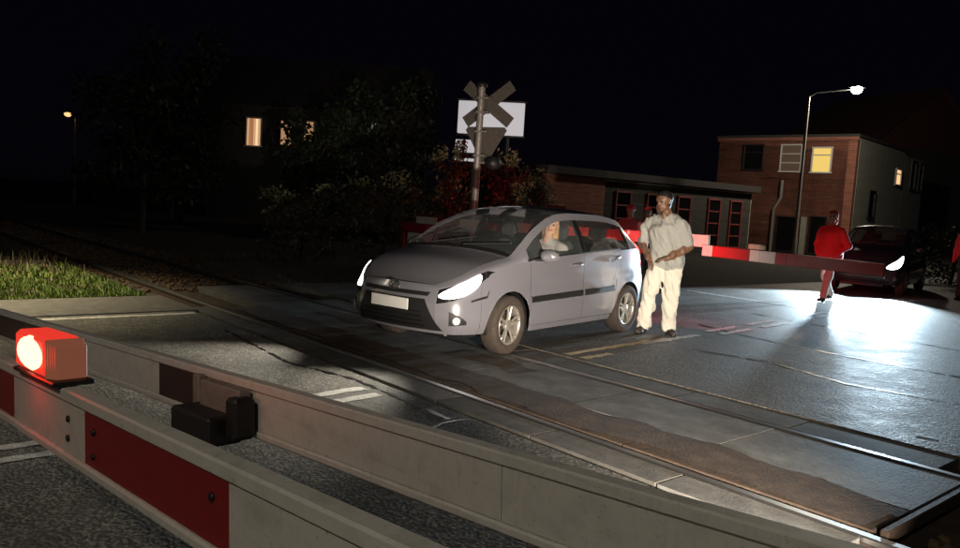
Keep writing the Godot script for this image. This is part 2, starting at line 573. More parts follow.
	for i in cnt:
		var aa := rng.randf_range(11.75, 32) if i % 4 else rng.randf_range(-6, 1.36)
		var bb := rng.randf_range(3.2, 6.3)
		if absf(bb - 3.92) < 0.07 or absf(bb - 5.40) < 0.07: bb = rng.randf_range(4.1, 5.2)
		var s := rng.randf_range(0.02, 0.045)
		var bs := Basis.from_euler(Vector3(rng.randf() * 6, rng.randf() * 6, rng.randf() * 6)) * Basis.from_scale(Vector3.ONE * s)
		mm.set_instance_transform(i, Transform3D(bs, T(aa, bb, -0.085 + rng.randf() * 0.02)))
	var mi := MultiMeshInstance3D.new()
	mi.name = "ballast"
	mi.multimesh = mm
	mi.material_override = M.stone
	mi.set_meta("kind", "stuff")
	tr.add_child(mi)

func grass_patch(called: String, label: String, n: int, pick: Callable, hmin: float, hmax: float, cols: Array) -> void:
	var v := PackedVector3Array()
	var c := PackedColorArray()
	var nn := PackedVector3Array()
	for i in n:
		var p: Vector3 = pick.call()
		var h := rng.randf_range(hmin, hmax)
		var dir := Vector3(rng.randf() - 0.5, 0, rng.randf() - 0.5).normalized()
		var side := dir.cross(Vector3.UP) * rng.randf_range(0.004, 0.010)
		var mid := p + dir * h * 0.15 + Vector3(0, h * 0.6, 0)
		var tip := p + dir * h * rng.randf_range(0.3, 0.7) + Vector3(0, h, 0)
		var k: Color = cols[rng.randi() % cols.size()]
		var f := rng.randf_range(0.7, 1.25)
		k = Color(k.r * f, k.g * f, k.b * f)
		for q in [p - side, p + side, mid + side * 0.8, p - side, mid + side * 0.8, mid - side * 0.8, mid - side * 0.8, mid + side * 0.8, tip]:
			v.append(q); c.append(k); nn.append((dir + Vector3.UP * 0.6).normalized())
	var arr := []
	arr.resize(Mesh.ARRAY_MAX)
	arr[Mesh.ARRAY_VERTEX] = v; arr[Mesh.ARRAY_COLOR] = c; arr[Mesh.ARRAY_NORMAL] = nn
	var am := ArrayMesh.new()
	am.add_surface_from_arrays(Mesh.PRIMITIVE_TRIANGLES, arr)
	var o := MeshInstance3D.new()
	o.name = numbered(called)
	o.mesh = am
	o.material_override = leaf_mat(1, 1, 1)
	add_child(o)
	tag(o, label, "grass", "", "stuff")

func verge() -> void:
	var st := st_new()
	var n := noise(3, 0.6)
	var hgt := func(a: float, b: float) -> float:
		var edge: float = clampf(minf((a - 10.7) * 3.0, (3.45 - b) * 3.0), 0, 1)
		return edge * (0.07 + 0.09 * n.get_noise_2d(a * 2, b * 2)) - 0.02
	st.set_smooth_group(1)
	for i in 60:
		for j in 60:
			var a0 := 10.65 + i * 0.15
			var b0 := -5.5 + j * 0.15
			var q := []
			for d in [[0, 0], [1, 0], [1, 1], [0, 1]]:
				var aa: float = a0 + d[0] * 0.15
				var bb: float = b0 + d[1] * 0.15
				q.append(T(aa, bb, hgt.call(aa, bb)))
			quad(st, q[0], q[1], q[2], q[3])
	setting(obj("verge", st, M.earth), "low grassy verge beside the footpath and the track", "verge")
	rng.seed = 33
	var pick := func() -> Vector3:
		var a := 10.72 + pow(rng.randf(), 1.5) * 3.6
		var b := rng.randf_range(-1.8, 3.42)
		return T(a, b, hgt.call(a, b) - 0.01)
	grass_patch("grass", "lush green grass on the verge beside the footpath", 26000, pick, 0.03, 0.09, [Color(0.11, 0.19, 0.02), Color(0.15, 0.22, 0.03), Color(0.08, 0.14, 0.015), Color(0.20, 0.21, 0.05)])
	var pick2 := func() -> Vector3:
		var a := rng.randf_range(12.6, 15.5)
		var b := rng.randf_range(-2.5, 3.3)
		return T(a, b, hgt.call(minf(a, 19), b) - 0.01)
	grass_patch("grass", "dry straw coloured grass stalks at the back of the verge", 900, pick2, 0.10, 0.24, [Color(0.16, 0.12, 0.06), Color(0.14, 0.08, 0.05), Color(0.10, 0.10, 0.03)])
	var pick3 := func() -> Vector3:
		return T(rng.randf_range(11.0, 18), rng.randf_range(6.0, 9.4), -0.14)
	grass_patch("grass", "thin weeds growing beyond the far rail", 3000, pick3, 0.08, 0.24, [Color(0.08, 0.09, 0.03), Color(0.10, 0.09, 0.05)])

# ---------------------------------------------------------------- barriers and signs
const NB := Vector3(-0.6957, -0.0683, -0.7150)
const NN := Vector3(0.7167, 0.0, -0.6974)
const NF := Vector3(0.443, 1.109, -0.431)

func lamp_unit(parent: Node, x: Transform3D, lit: bool, e: float, size := 1.0) -> void:
	# x: origin at the foot of the lamp, x axis along the arm
	var st := st_new()
	var y := x * Transform3D(Basis.from_scale(Vector3.ONE * size), Vector3.ZERO)
	box(st, y * Transform3D(Basis(), Vector3(0, 0.006, 0)), Vector3(0.38, 0.012, 0.105), 0.003)
	var lamp := obj("lamp_housing", st, M.black, parent)
	st = st_new()
	box(st, y * Transform3D(Basis(), Vector3(0.04, 0.066, 0)), Vector3(0.29, 0.108, 0.095), 0.012)
	obj("lamp_lens", st, M.lamp_red if lit else M.lens_cream, lamp)
	if lit:
		st = st_new()
		ellipsoid(st, y * Transform3D(Basis(), Vector3(0.035, 0.066, -0.034)), Vector3(0.138, 0.050, 0.030), 24, 10)
		obj("lamp_core", st, M.lamp_core, lamp)
	st = st_new()
	for k in 5:
		box(st, y * Transform3D(Basis(), Vector3(-0.112 - k * 0.014, 0.064 - k * 0.001, 0)), Vector3(0.008, 0.104 - k * 0.004, 0.094 - k * 0.004), 0.003)
	obj("lamp_ribs", st, M.lens_amber if lit else M.lens_cream, lamp)
	if lit:
		omni("lamp_light", y * Vector3(0.03, 0.05, -0.075), Color(1.0, 0.10, 0.05), e, lamp, 0.03)

func near_barrier() -> void:
	var hb := 0.19
	var arm := thing("road_barrier", "long red and white barrier arm of two parallel boards with glowing red lamp", "barrier", Transform3D(Basis(), NF))
	M.lamp_red = glow(1.0, 0.05, 0.03, 0.75)
	M.lamp_red.albedo_color = lin(0.5, 0.02, 0.02)
	M.lamp_core = glow(1.0, 0.50, 0.26, 3.2)
	M.lens_amber = glow(1.0, 0.30, 0.15, 0.16)
	M.amber_patch = mat(0.55, 0.33, 0.06, 0.4)
	M.lens_cream = mat(0.5, 0.42, 0.33, 0.4)
	for w in [[0.0, 0.0, [-4.0, -2.6, -1.85, -1.1, -0.3, 0.45, 1.237, 2.0, 2.65, 3.4, 4.1, 4.85, 5.6, 6.2], 0], [0.652, -0.09, [-4.0, -2.6, -1.2, 0.3, 1.2, 2.80, 3.18, 4.09, 5.0, 5.9, 6.2], 1]]:
		var off: Vector3 = NN * w[0] + Vector3(0, w[1], 0)
		var cuts: Array = w[2]
		# flanges along top and bottom
		for q in [[-0.016, 0.032], [-hb + 0.012, 0.024]]:
			var st := st_new()
			bar(st, off + NB * -4.0 + NN * 0.02 + Vector3(0, q[0], 0), off + NB * 6.2 + NN * 0.02 + Vector3(0, q[0], 0), 0.046, q[1], 0.005)
			obj("flange", st, M.board_white, arm)
		for i in cuts.size() - 1:
			var t0: float = cuts[i]
			var t1: float = cuts[i + 1]
			var mid: Vector3 = off + NB * (t0 + t1) * 0.5 + NN * 0.02 + Vector3(0, -hb * 0.5 - 0.004, 0)
			var st := st_new()
			box(st, at(mid, NB), Vector3((t1 - t0) - 0.003, hb - 0.058, 0.03), 0.002)
			var red := (i % 2 == 0)
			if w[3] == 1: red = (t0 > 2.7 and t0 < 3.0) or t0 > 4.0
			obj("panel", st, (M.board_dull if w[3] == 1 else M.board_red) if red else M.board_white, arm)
	# bolts on the front board
	for q in [[2.12, -0.075], [2.12, -0.125], [1.93, -0.075], [1.93, -0.135], [1.30, -0.075]]:
		var st := st_new()
		lathe(st, at(NB * q[0] + Vector3(0, q[1], 0) + NN * 0.006, NB, NN), [Vector2(0.0005, -0.008), Vector2(0.008, -0.007), Vector2(0.009, -0.003), Vector2(0.009, 0.003)], 8)
		obj("bolt", st, M.black, arm)
	# lamp on the front board
	lamp_unit(arm, at(NB * 2.35 + NN * 0.028 + Vector3(0, 0.002, 0), NB), true, 0.02)
	# bracket and junction box on the inner face of the rear board
	var off2 := NN * 0.652 + Vector3(0, -0.09, 0)
	var st := st_new()
	box(st, at(off2 + NB * 2.74 - NN * 0.02 + Vector3(0, -0.105, 0), NB), Vector3(0.05, 0.17, 0.03), 0.004)
	obj("bracket", st, M.galv, arm)
	st = st_new()
	box(st, at(off2 + NB * 2.52 - NN * 0.03 + Vector3(0, -0.075, 0), NB), Vector3(0.30, 0.10, 0.045), 0.006)
	obj("bracket", st, M.galv, arm)
	st = st_new()
	box(st, at(off2 + NB * 2.56 - NN * 0.075 + Vector3(0, -0.165, 0), NB), Vector3(0.30, 0.10, 0.13), 0.01)
	obj("junction_box", st, M.black, arm)
	st = st_new()
	box(st, at(off2 + NB * 2.36 - NN * 0.05 + Vector3(0, -0.115, 0), NB), Vector3(0.07, 0.14, 0.08), 0.012)
	obj("junction_box", st, M.black, arm)
	for t in [-0.6, 6.0]:
		st = st_new()
		bar(st, NB * t + NN * 0.03 + Vector3(0, -0.10, 0), NB * t + NN * 0.63 + Vector3(0, -0.14, 0), 0.06, 0.06, 0.006)
		obj("spacer", st, M.galv, arm)
	# drive cabinet beyond the right-hand end of the arm
	var foot := NF + NB * -3.7 + NN * 0.33
	foot.y = -0.02
	var cab := thing("barrier_drive", "grey drive cabinet carrying the red and white barrier arm beside the footway", "cabinet", Transform3D(Basis(), foot))
	st = st_new()
	box(st, at(Vector3(0, 0.56, 0), NB * Vector3(1, 0, 1)), Vector3(0.42, 1.12, 0.48), 0.02)
	obj("housing", st, M.galv, cab)
	st = st_new()
	box(st, at(Vector3(0, 0.03, 0), NB * Vector3(1, 0, 1)), Vector3(0.55, 0.06, 0.6), 0.01)
	obj("base_plate", st, M.concrete_dirty, cab)

func far_barrier() -> void:
	var b := 9.4
	var arm := thing("road_barrier", "lowered red and white barrier arm behind the silver hatchback and the standing man", "barrier", Transform3D(Basis(), T(12.2, b, 1.12)))
	var o := T(12.2, b, 1.12)
	var cuts := [12.9, 12.2, 11.5, 10.8, 10.1, 9.4, 8.75, 8.06, 7.54, 7.25, 7.12, 6.08]
	for i in cuts.size() - 1:
		var st := st_new()
		bar(st, T(cuts[i] - 0.002, b, 1.10 + (12.2 - cuts[i]) * 0.013) - o, T(cuts[i + 1] + 0.002, b, 1.10 + (12.2 - cuts[i + 1]) * 0.013) - o, 0.06, 0.17, 0.006)
		var m: Material = M.board_red if i % 2 else M.board_white
		if i == 9: m = M.amber_patch
		if i == 8 or i == 10: m = M.board_white
		obj("panel", st, m, arm)
	var cuts2 := [6.14, 5.98, 5.42, 5.28, 5.06, 4.9, 3.72]
	for i in cuts2.size() - 1:
		var st := st_new()
		var y0: float = 1.055 - (6.1 - cuts2[i]) * 0.014
		var y1: float = 1.055 - (6.1 - cuts2[i + 1]) * 0.014
		bar(st, T(cuts2[i] - 0.002, b - 0.05, y0) - o, T(cuts2[i + 1] + 0.002, b - 0.05, y1) - o, 0.04, 0.15, 0.006)
		obj("panel", st, [M.board_white, M.board_red, M.board_white, M.board_white, M.board_red, M.board_red][i], arm)
	lamp_unit(arm, at(T(5.34, b - 0.03, 1.12) - o, RA), false, 0, 0.62)
	# drive cabinet by the sign post
	var cab := thing("barrier_drive", "red and white barrier drive cabinet beside the crossing sign post", "cabinet", Transform3D(Basis(), T(12.75, 9.45, -0.14)))
	var st := st_new()
	box(st, at(Vector3(0, 0.5, 0), RA), Vector3(0.5, 1.0, 0.42), 0.02)
	obj("housing", st, M.board_white, cab)
	st = st_new()
	box(st, at(Vector3(0, 1.09, 0), RA), Vector3(0.9, 0.18, 0.5), 0.02)
	obj("hood", st, M.board_red, cab)
	st = st_new()
	box(st, at(T(0.42, 0, 0.62), RA), Vector3(0.12, 0.72, 0.40), 0.02)
	obj("counterweight", st, M.board_red, cab)

func crossing_sign() -> void:
	var foot := T(11.38, 9.62, -0.14)
	var H := Vector3(0.93, 0, 0.37)
	var F := Vector3(0.37, 0, -0.93)
	var p := thing("crossing_sign", "tall grey post carrying a level crossing cross and triangle seen from behind", "sign", Transform3D(Basis(), foot))
	var st := st_new()
	tube(st, [Vector3.ZERO, Vector3(0, 3.86, 0)], [0.066], 16)
	obj("post", st, M.galv, p)
	st = st_new()
	lathe(st, Transform3D(Basis(), Vector3(0, 3.84, 0)), [Vector2(0.10, -0.02), Vector2(0.11, 0.02), Vector2(0.10, 0.06), Vector2(0.02, 0.1), Vector2(0.001, 0.1)], 12)
	obj("cap", st, M.black, p)
	var cc := Vector3(0, 3.53, 0) + F * 0.10 + H * 0.12
	for s in [-1, 1]:
		st = st_new()
		var d: Vector3 = (H * 0.80 * s + Vector3.UP * 0.60).normalized()
		box(st, at(cc + F * 0.012 * s, d, F), Vector3(1.16, 0.012, 0.225), 0.003)
		obj("cross_arm", st, M.sign_back, p)
	var tp := Vector3(0, 3.10, 0) + F * 0.10 + H * 0.10
	st = st_new()
	var tri_pts := [tp - H * 0.42 + Vector3(0, -0.06, 0), tp - H * 0.37, tp + H * 0.37, tp + H * 0.42 + Vector3(0, -0.06, 0), tp + H * 0.04 + Vector3(0, -0.70, 0), tp - H * 0.04 + Vector3(0, -0.70, 0)]
	for k in range(1, 5):
		for z in [0.0, 0.006]:
			st.add_vertex(tri_pts[0] + F * z); st.add_vertex(tri_pts[k] + F * z); st.add_vertex(tri_pts[k + 1] + F * z)
	for k in 6:
		quad(st, tri_pts[k], tri_pts[(k + 1) % 6], tri_pts[(k + 1) % 6] + F * 0.006, tri_pts[k] + F * 0.006)
	obj("triangle_plate", st, M.sign_back, p)
	for y in [3.62, 3.36, 3.00, 2.55]:
		st = st_new()
		bar(st, Vector3(0, y, 0) - H * 0.07, Vector3(0, y, 0) + H * 0.17, 0.14, 0.035, 0.004)
		obj("clamp", st, M.galv, p)
	# red signal lamp turned to the traffic coming from beyond
	st = st_new()
	var sp := Vector3(0, 2.42, 0) + H * 0.30 + F * 0.05
	lathe(st, at(sp, H, F), [Vector2(0.001, -0.14), Vector2(0.12, -0.12), Vector2(0.14, 0.0), Vector2(0.14, 0.10)], 16)
	var hs := obj("signal_housing", st, M.black, p)
	st = st_new()
	lathe(st, at(sp, H, F), [Vector2(0.001, 0.085), Vector2(0.13, 0.07)], 16)
	obj("signal_lens", st, glow(1.0, 0.05, 0.03, 3.0), hs)
	spot("signal_light", sp + F * 0.14, F + Vector3(0, -0.08, 0), Color(1.0, 0.07, 0.04), 0.8, 70.0, 0.6, hs, 0.1)
	st = st_new()
	bar(st, Vector3(0, 2.42, 0), sp - F * 0.1, 0.04, 0.04, 0.004)
	obj("signal_bracket", st, M.galv, hs)

func roadside_board() -> void:
	var x := Transform3D(Basis(Vector3(0.995, 0, 0.1), Vector3.UP, Vector3(-0.1, 0, 0.995)), Vector3(0.05, -0.14, -25.0))
	var b := thing("roadside_sign", "pale backlit advertising sign on two posts behind the crossing sign", "sign", x)
	M.lit_sign = glow(0.95, 0.90, 0.93, 0.50)
	var st := st_new()
	box(st, Transform3D(Basis(), Vector3(0, 4.36, 0)), Vector3(2.1, 1.02, 0.12), 0.02)
	obj("light_panel", st, M.lit_sign, b)
	st = st_new()
	box(st, Transform3D(Basis(), Vector3(-0.58, 3.45, 0)), Vector3(1.0, 0.40, 0.12), 0.02)
	var lp := obj("light_panel", st, M.lit_sign, b)
	st = st_new()
	for q in [[-1.0, 3.53, 0.12, 0.07], [-1.02, 3.40, 0.10, 0.06], [-0.82, 3.36, 0.06, 0.22]]:
		box(st, Transform3D(Basis(Vector3(0, 0, 1), 0.2), Vector3(q[0], q[1], 0.068)), Vector3(q[2], q[3], 0.008))
	obj("dark_lettering", st, M.black, lp)
	st = st_new()
	box(st, Transform3D(Basis(), Vector3(-0.58, 3.02, 0)), Vector3(1.0, 0.09, 0.12), 0.02)
	obj("light_panel", st, M.lit_sign, b)
	st = st_new()
	for e in [[0, 4.90, 2.2, 0.06], [0, 3.81, 2.2, 0.06], [-0.58, 3.21, 1.06, 0.05]]:
		box(st, Transform3D(Basis(), Vector3(e[0], e[1], 0)), Vector3(e[2], e[3], 0.16), 0.01)
	obj("frame", st, M.black, b)
	for xx in [-0.55, 0.55]:
		st = st_new()
		tube(st, [Vector3(xx, 0, -0.12), Vector3(xx, 4.85, -0.12)], [0.06], 10)
		obj("post", st, M.black, b)

# ---------------------------------------------------------------- cars
const C_YB := [[0, .66], [.15, .74], [.4, .84], [.8, .91], [1.2, .945], [2.0, .985], [3.0, 1.035], [3.5, 1.05], [3.8, 1.04], [3.95, .98]]
const C_ZB := [[0, .50], [.08, .62], [.2, .70], [.4, .76], [.8, .80], [1.2, .812], [2, .815], [3, .80], [3.5, .77], [3.8, .68], [3.95, .56]]
const C_ZM := [[0, .52], [.08, .67], [.2, .75], [.4, .805], [.8, .845], [1.4, .84], [2, .84], [2.9, .845], [3.3, .848], [3.6, .82], [3.85, .72], [3.95, .60]]
const C_YU := [[0, .70], [.15, .785], [.4, .885], [.7, .955], [.85, .985], [1.0, 1.07], [1.3, 1.245], [1.6, 1.365], [1.85, 1.43], [2.2, 1.455], [2.8, 1.45], [3.2, 1.415], [3.45, 1.36], [3.65, 1.23], [3.85, 1.08], [3.95, .99]]
const C_ZU := [[0, .44], [.15, .60], [.4, .66], [.7, .70], [.85, .72], [1.0, .705], [1.3, .66], [1.6, .615], [1.85, .59], [2.4, .58], [3.2, .565], [3.5, .55], [3.8, .54], [3.95, .5]]
const C_YC := [[0, .70], [.15, .80], [.4, .915], [.7, .99], [.85, 1.035], [1.0, 1.12], [1.3, 1.285], [1.6, 1.425], [1.85, 1.49], [2.3, 1.51], [2.8, 1.505], [3.2, 1.475], [3.5, 1.41], [3.7, 1.26], [3.85, 1.10], [3.95, 1.0]]
const C_NOSE := [[.1, .10], [.2, .07], [.35, .015], [.5, 0.0], [.6, .02], [.70, .07], [.8, .10], [1.2, .12]]

func pl(tb: Array, s: float) -> float:
	var n := tb.size()
	if s <= tb[0][0]: return tb[0][1]
	if s >= tb[n - 1][0]: return tb[n - 1][1]
	var i := 0
	while s > tb[i + 1][0]: i += 1
	var p0: Array = tb[maxi(i - 1, 0)]
	var p1: Array = tb[i]
	var p2: Array = tb[i + 1]
	var p3: Array = tb[mini(i + 2, n - 1)]
	var h: float = p2[0] - p1[0]
	var m1: float = (p2[1] - p0[1]) / maxf(p2[0] - p0[0], 1e-4)
	var m2: float = (p3[1] - p1[1]) / maxf(p3[0] - p1[0], 1e-4)
	var d: float = (p2[1] - p1[1]) / h
	if d == 0.0: m1 = 0.0; m2 = 0.0
	else:
		m1 = clampf(m1 / d, 0, 3) * d
		m2 = clampf(m2 / d, 0, 3) * d
	var t: float = (s - p1[0]) / h
	return p1[1] * (1 + 2 * t) * (1 - t) * (1 - t) + h * m1 * t * (1 - t) * (1 - t) + p2[1] * t * t * (3 - 2 * t) + h * m2 * t * t * (t - 1)

var car_fine := {}

func car_row(s: float) -> Array:
	var key := int(round(s * 2000))
	if not car_fine.has(key):
		car_fine[key] = [pl(C_YB, s), pl(C_ZB, s), pl(C_ZM, s), pl(C_YU, s), pl(C_ZU, s), pl(C_YC, s)]
	return car_fine[key]

# a point of the body skin: s metres from the nose, t from sill (0) over belt (1) and roof edge (2) to the middle (3), side -1 left / +1 right
func skin(s: float, t: float, side: float) -> Vector3:
	var r := car_row(s)
	var y: float
	var z: float
	var ys := 0.235 if s < 0.5 or s > 3.6 else 0.20
	if t <= 1.0:
		var low := ys
		for ax in [0.80, 3.31]:
			var ds := absf(s - ax)
			if ds < 0.345: low = maxf(low, 0.30 + sqrt(0.345 * 0.345 - ds * ds))
		y = low + (r[0] - low) * t
		var v: float = (y - ys) / (r[0] - ys)
		var zm: float = r[2]
		var zb: float = r[1]
		z = pl([[0, zm - 0.055], [.14, zm - 0.016], [.42, zm], [.72, lerpf(zm, zb, 0.42)], [1.0, zb]], v)
		# door crease
		z -= 0.012 * exp(-pow((v - 0.62) / 0.07, 2)) * smoothstep(0.9, 1.3, s) * (1 - smoothstep(3.3, 3.6, s))
	elif t <= 2.0:
		var v := t - 1.0
		y = lerpf(r[0], r[3], v)
		z = lerpf(r[1], r[4], v) + 0.022 * sin(PI * v)
	else:
		var v := t - 2.0
		z = r[4] * (1 - v)
		y = r[3] + (r[5] - r[3]) * (1 - pow(1 - v, 2.2))
	var fade := pow(clampf(1 - s / 0.7, 0, 1), 2)
	var x := 1.975 - s - pl(C_NOSE, y) * fade
	if s > 3.5: x -= 0.05 * smoothstep(3.5, 3.95, s) * (1 - absf(y - 0.6) / 0.5)
	return Vector3(x, y, z * side)

func skin_off(s: float, t: float, side: float, off: float) -> Vector3:
	var p := skin(s, t, side)
	if off == 0.0: return p
	var ds := skin(s + 0.01, t, side) - skin(maxf(s - 0.01, 0), t, side)
	var dt := skin(s, minf(t + 0.02, 2.98), side) - skin(s, maxf(t - 0.02, 0.0), side)
	var n := ds.cross(dt).normalized() * side
	if n.dot(p - Vector3(p.x * 0.6, 0.5, 0)) < 0: n = -n
	return p + n * off

# a patch of the skin between s0..s1, the lower and upper t given as numbers or callables of s
func patch(st: SurfaceTool, s0: float, s1: float, tlo, thi, ns: int, nt: int, side: float, off := 0.0) -> void:
	st.set_smooth_group(1)
	var rows := []
	for i in ns + 1:
		var s := lerpf(s0, s1, float(i) / ns)
		var lo: float = tlo.call(s) if tlo is Callable else tlo
		var hi: float = thi.call(s) if thi is Callable else thi
		var row := []
		for j in nt + 1:
			row.append(skin_off(s, lerpf(lo, hi, float(j) / nt), side, off))
		rows.append(row)
	for i in ns:
		for j in nt:
			if side > 0: quad(st, rows[i][j], rows[i + 1][j], rows[i + 1][j + 1], rows[i][j + 1])
			else: quad(st, rows[i][j], rows[i][j + 1], rows[i + 1][j + 1], rows[i + 1][j])
	st.set_smooth_group(-1)

func cap_point(t: float, c: float, front: bool, off := 0.0) -> Vector3:
	var p := skin(0.0 if front else 3.95, t, 1)
	var b := 0.075 * (1 - c * c) + off
	return Vector3(p.x + b if front else p.x - b * 0.6, p.y, p.z * c)

func cap_patch(st: SurfaceTool, y0: float, y1: float, w0: float, w1: float, front: bool, off: float, nc := 14, nt := 8) -> void:
	# a patch of the nose or tail by height and half width (linear from y0 to y1)
	st.set_smooth_group(1)
	var rows := []
	for i in nt + 1:
		var y := lerpf(y0, y1, float(i) / nt)
		var w := lerpf(w0, w1, float(i) / nt)
		var row := []
		for j in nc + 1:
			var z := lerpf(-w, w, float(j) / nc)
			row.append(nose_at(y, z, front) + Vector3(off if front else -off, 0, 0))
		rows.append(row)
	for i in nt:
		for j in nc:
			quad(st, rows[i][j], rows[i][j + 1], rows[i + 1][j + 1], rows[i + 1][j])
	st.set_smooth_group(-1)

func nose_at(y: float, z: float, front: bool) -> Vector3:
	# the skin at this height and side distance, on the cap or round the corner
	var s := 0.0 if front else 3.95
	var r := car_row(s)
	var ys := 0.235
	var t: float = clampf((y - ys) / (r[0] - ys), 0, 1)
	var p := skin(s, t, 1)
	if absf(z) <= p.z:
		var q := cap_point(t, z / p.z, front)
		return Vector3(q.x, y, z)
	var lo := 0.0
	var hi := 0.5
	for k in 14:
		var mid := (lo + hi) * 0.5
		var ss := mid if front else 3.95 - mid
		var rr := car_row(ss)
		var tt: float = clampf((y - ys) / (rr[0] - ys), 0, 1)
		if skin(ss, tt, 1).z < absf(z): lo = mid
		else: hi = mid
	var s2 := lo if front else 3.95 - lo
	var r2 := car_row(s2)
	var q2 := skin(s2, clampf((y - ys) / (r2[0] - ys), 0, 1), 1)
	return Vector3(q2.x, y, z)

func make_wheel(parent: Node, p: Vector3, side: float, steer: float) -> void:
	var w := Node3D.new()
	w.name = "wheel"
	parent.add_child(w, true)
	w.transform = Transform3D(Basis(Vector3.UP, steer), p)
	# local: axle along z, outer face at +z*side
	var ax := Transform3D(Basis(Vector3.RIGHT, PI / 2 * side), Vector3.ZERO)   # y axis of the lathe -> outwards
	var st := st_new()
	lathe(st, ax, [Vector2(0.200, -0.085), Vector2(0.215, -0.094), Vector2(0.26, -0.096), Vector2(0.288, -0.088), Vector2(0.300, -0.065), Vector2(0.3025, 0.0), Vector2(0.300, 0.065), Vector2(0.288, 0.088), Vector2(0.26, 0.097), Vector2(0.22, 0.094), Vector2(0.200, 0.084), Vector2(0.198, 0.07)], 40)
	obj("tyre", st, M.rubber, w)
	st = st_new()
	lathe(st, ax, [Vector2(0.203, 0.080), Vector2(0.200, 0.088), Vector2(0.190, 0.086), Vector2(0.182, 0.070), Vector2(0.178, -0.07), Vector2(0.20, -0.08)], 40)
	var rim := obj("rim", st, M.alloy, w)
	for k in 5:
		st = st_new()
		for d in [-0.16, 0.16]:
			var t := TAU * k / 5.0 + 0.3
			var a := ax * Vector3(cos(t + d * 0.9) * 0.045, 0.062, sin(t + d * 0.9) * 0.045)
			var b := ax * Vector3(cos(t + d) * 0.188, 0.076, sin(t + d) * 0.188)
			bar(st, a, b, 0.026, 0.024, 0.006, ax.basis.y)
		obj("spoke", st, M.alloy, rim)
	st = st_new()
	lathe(st, ax, [Vector2(0.062, 0.04), Vector2(0.060, 0.072), Vector2(0.045, 0.08), Vector2(0.001, 0.082)], 20)
	obj("hub", st, M.alloy, rim)
	st = st_new()
	lathe(st, ax, [Vector2(0.001, 0.0), Vector2(0.13, 0.0), Vector2(0.14, -0.02)], 24)
	obj("brake_disc", st, mat(0.09, 0.075, 0.065, 0.6, 0.5), w)

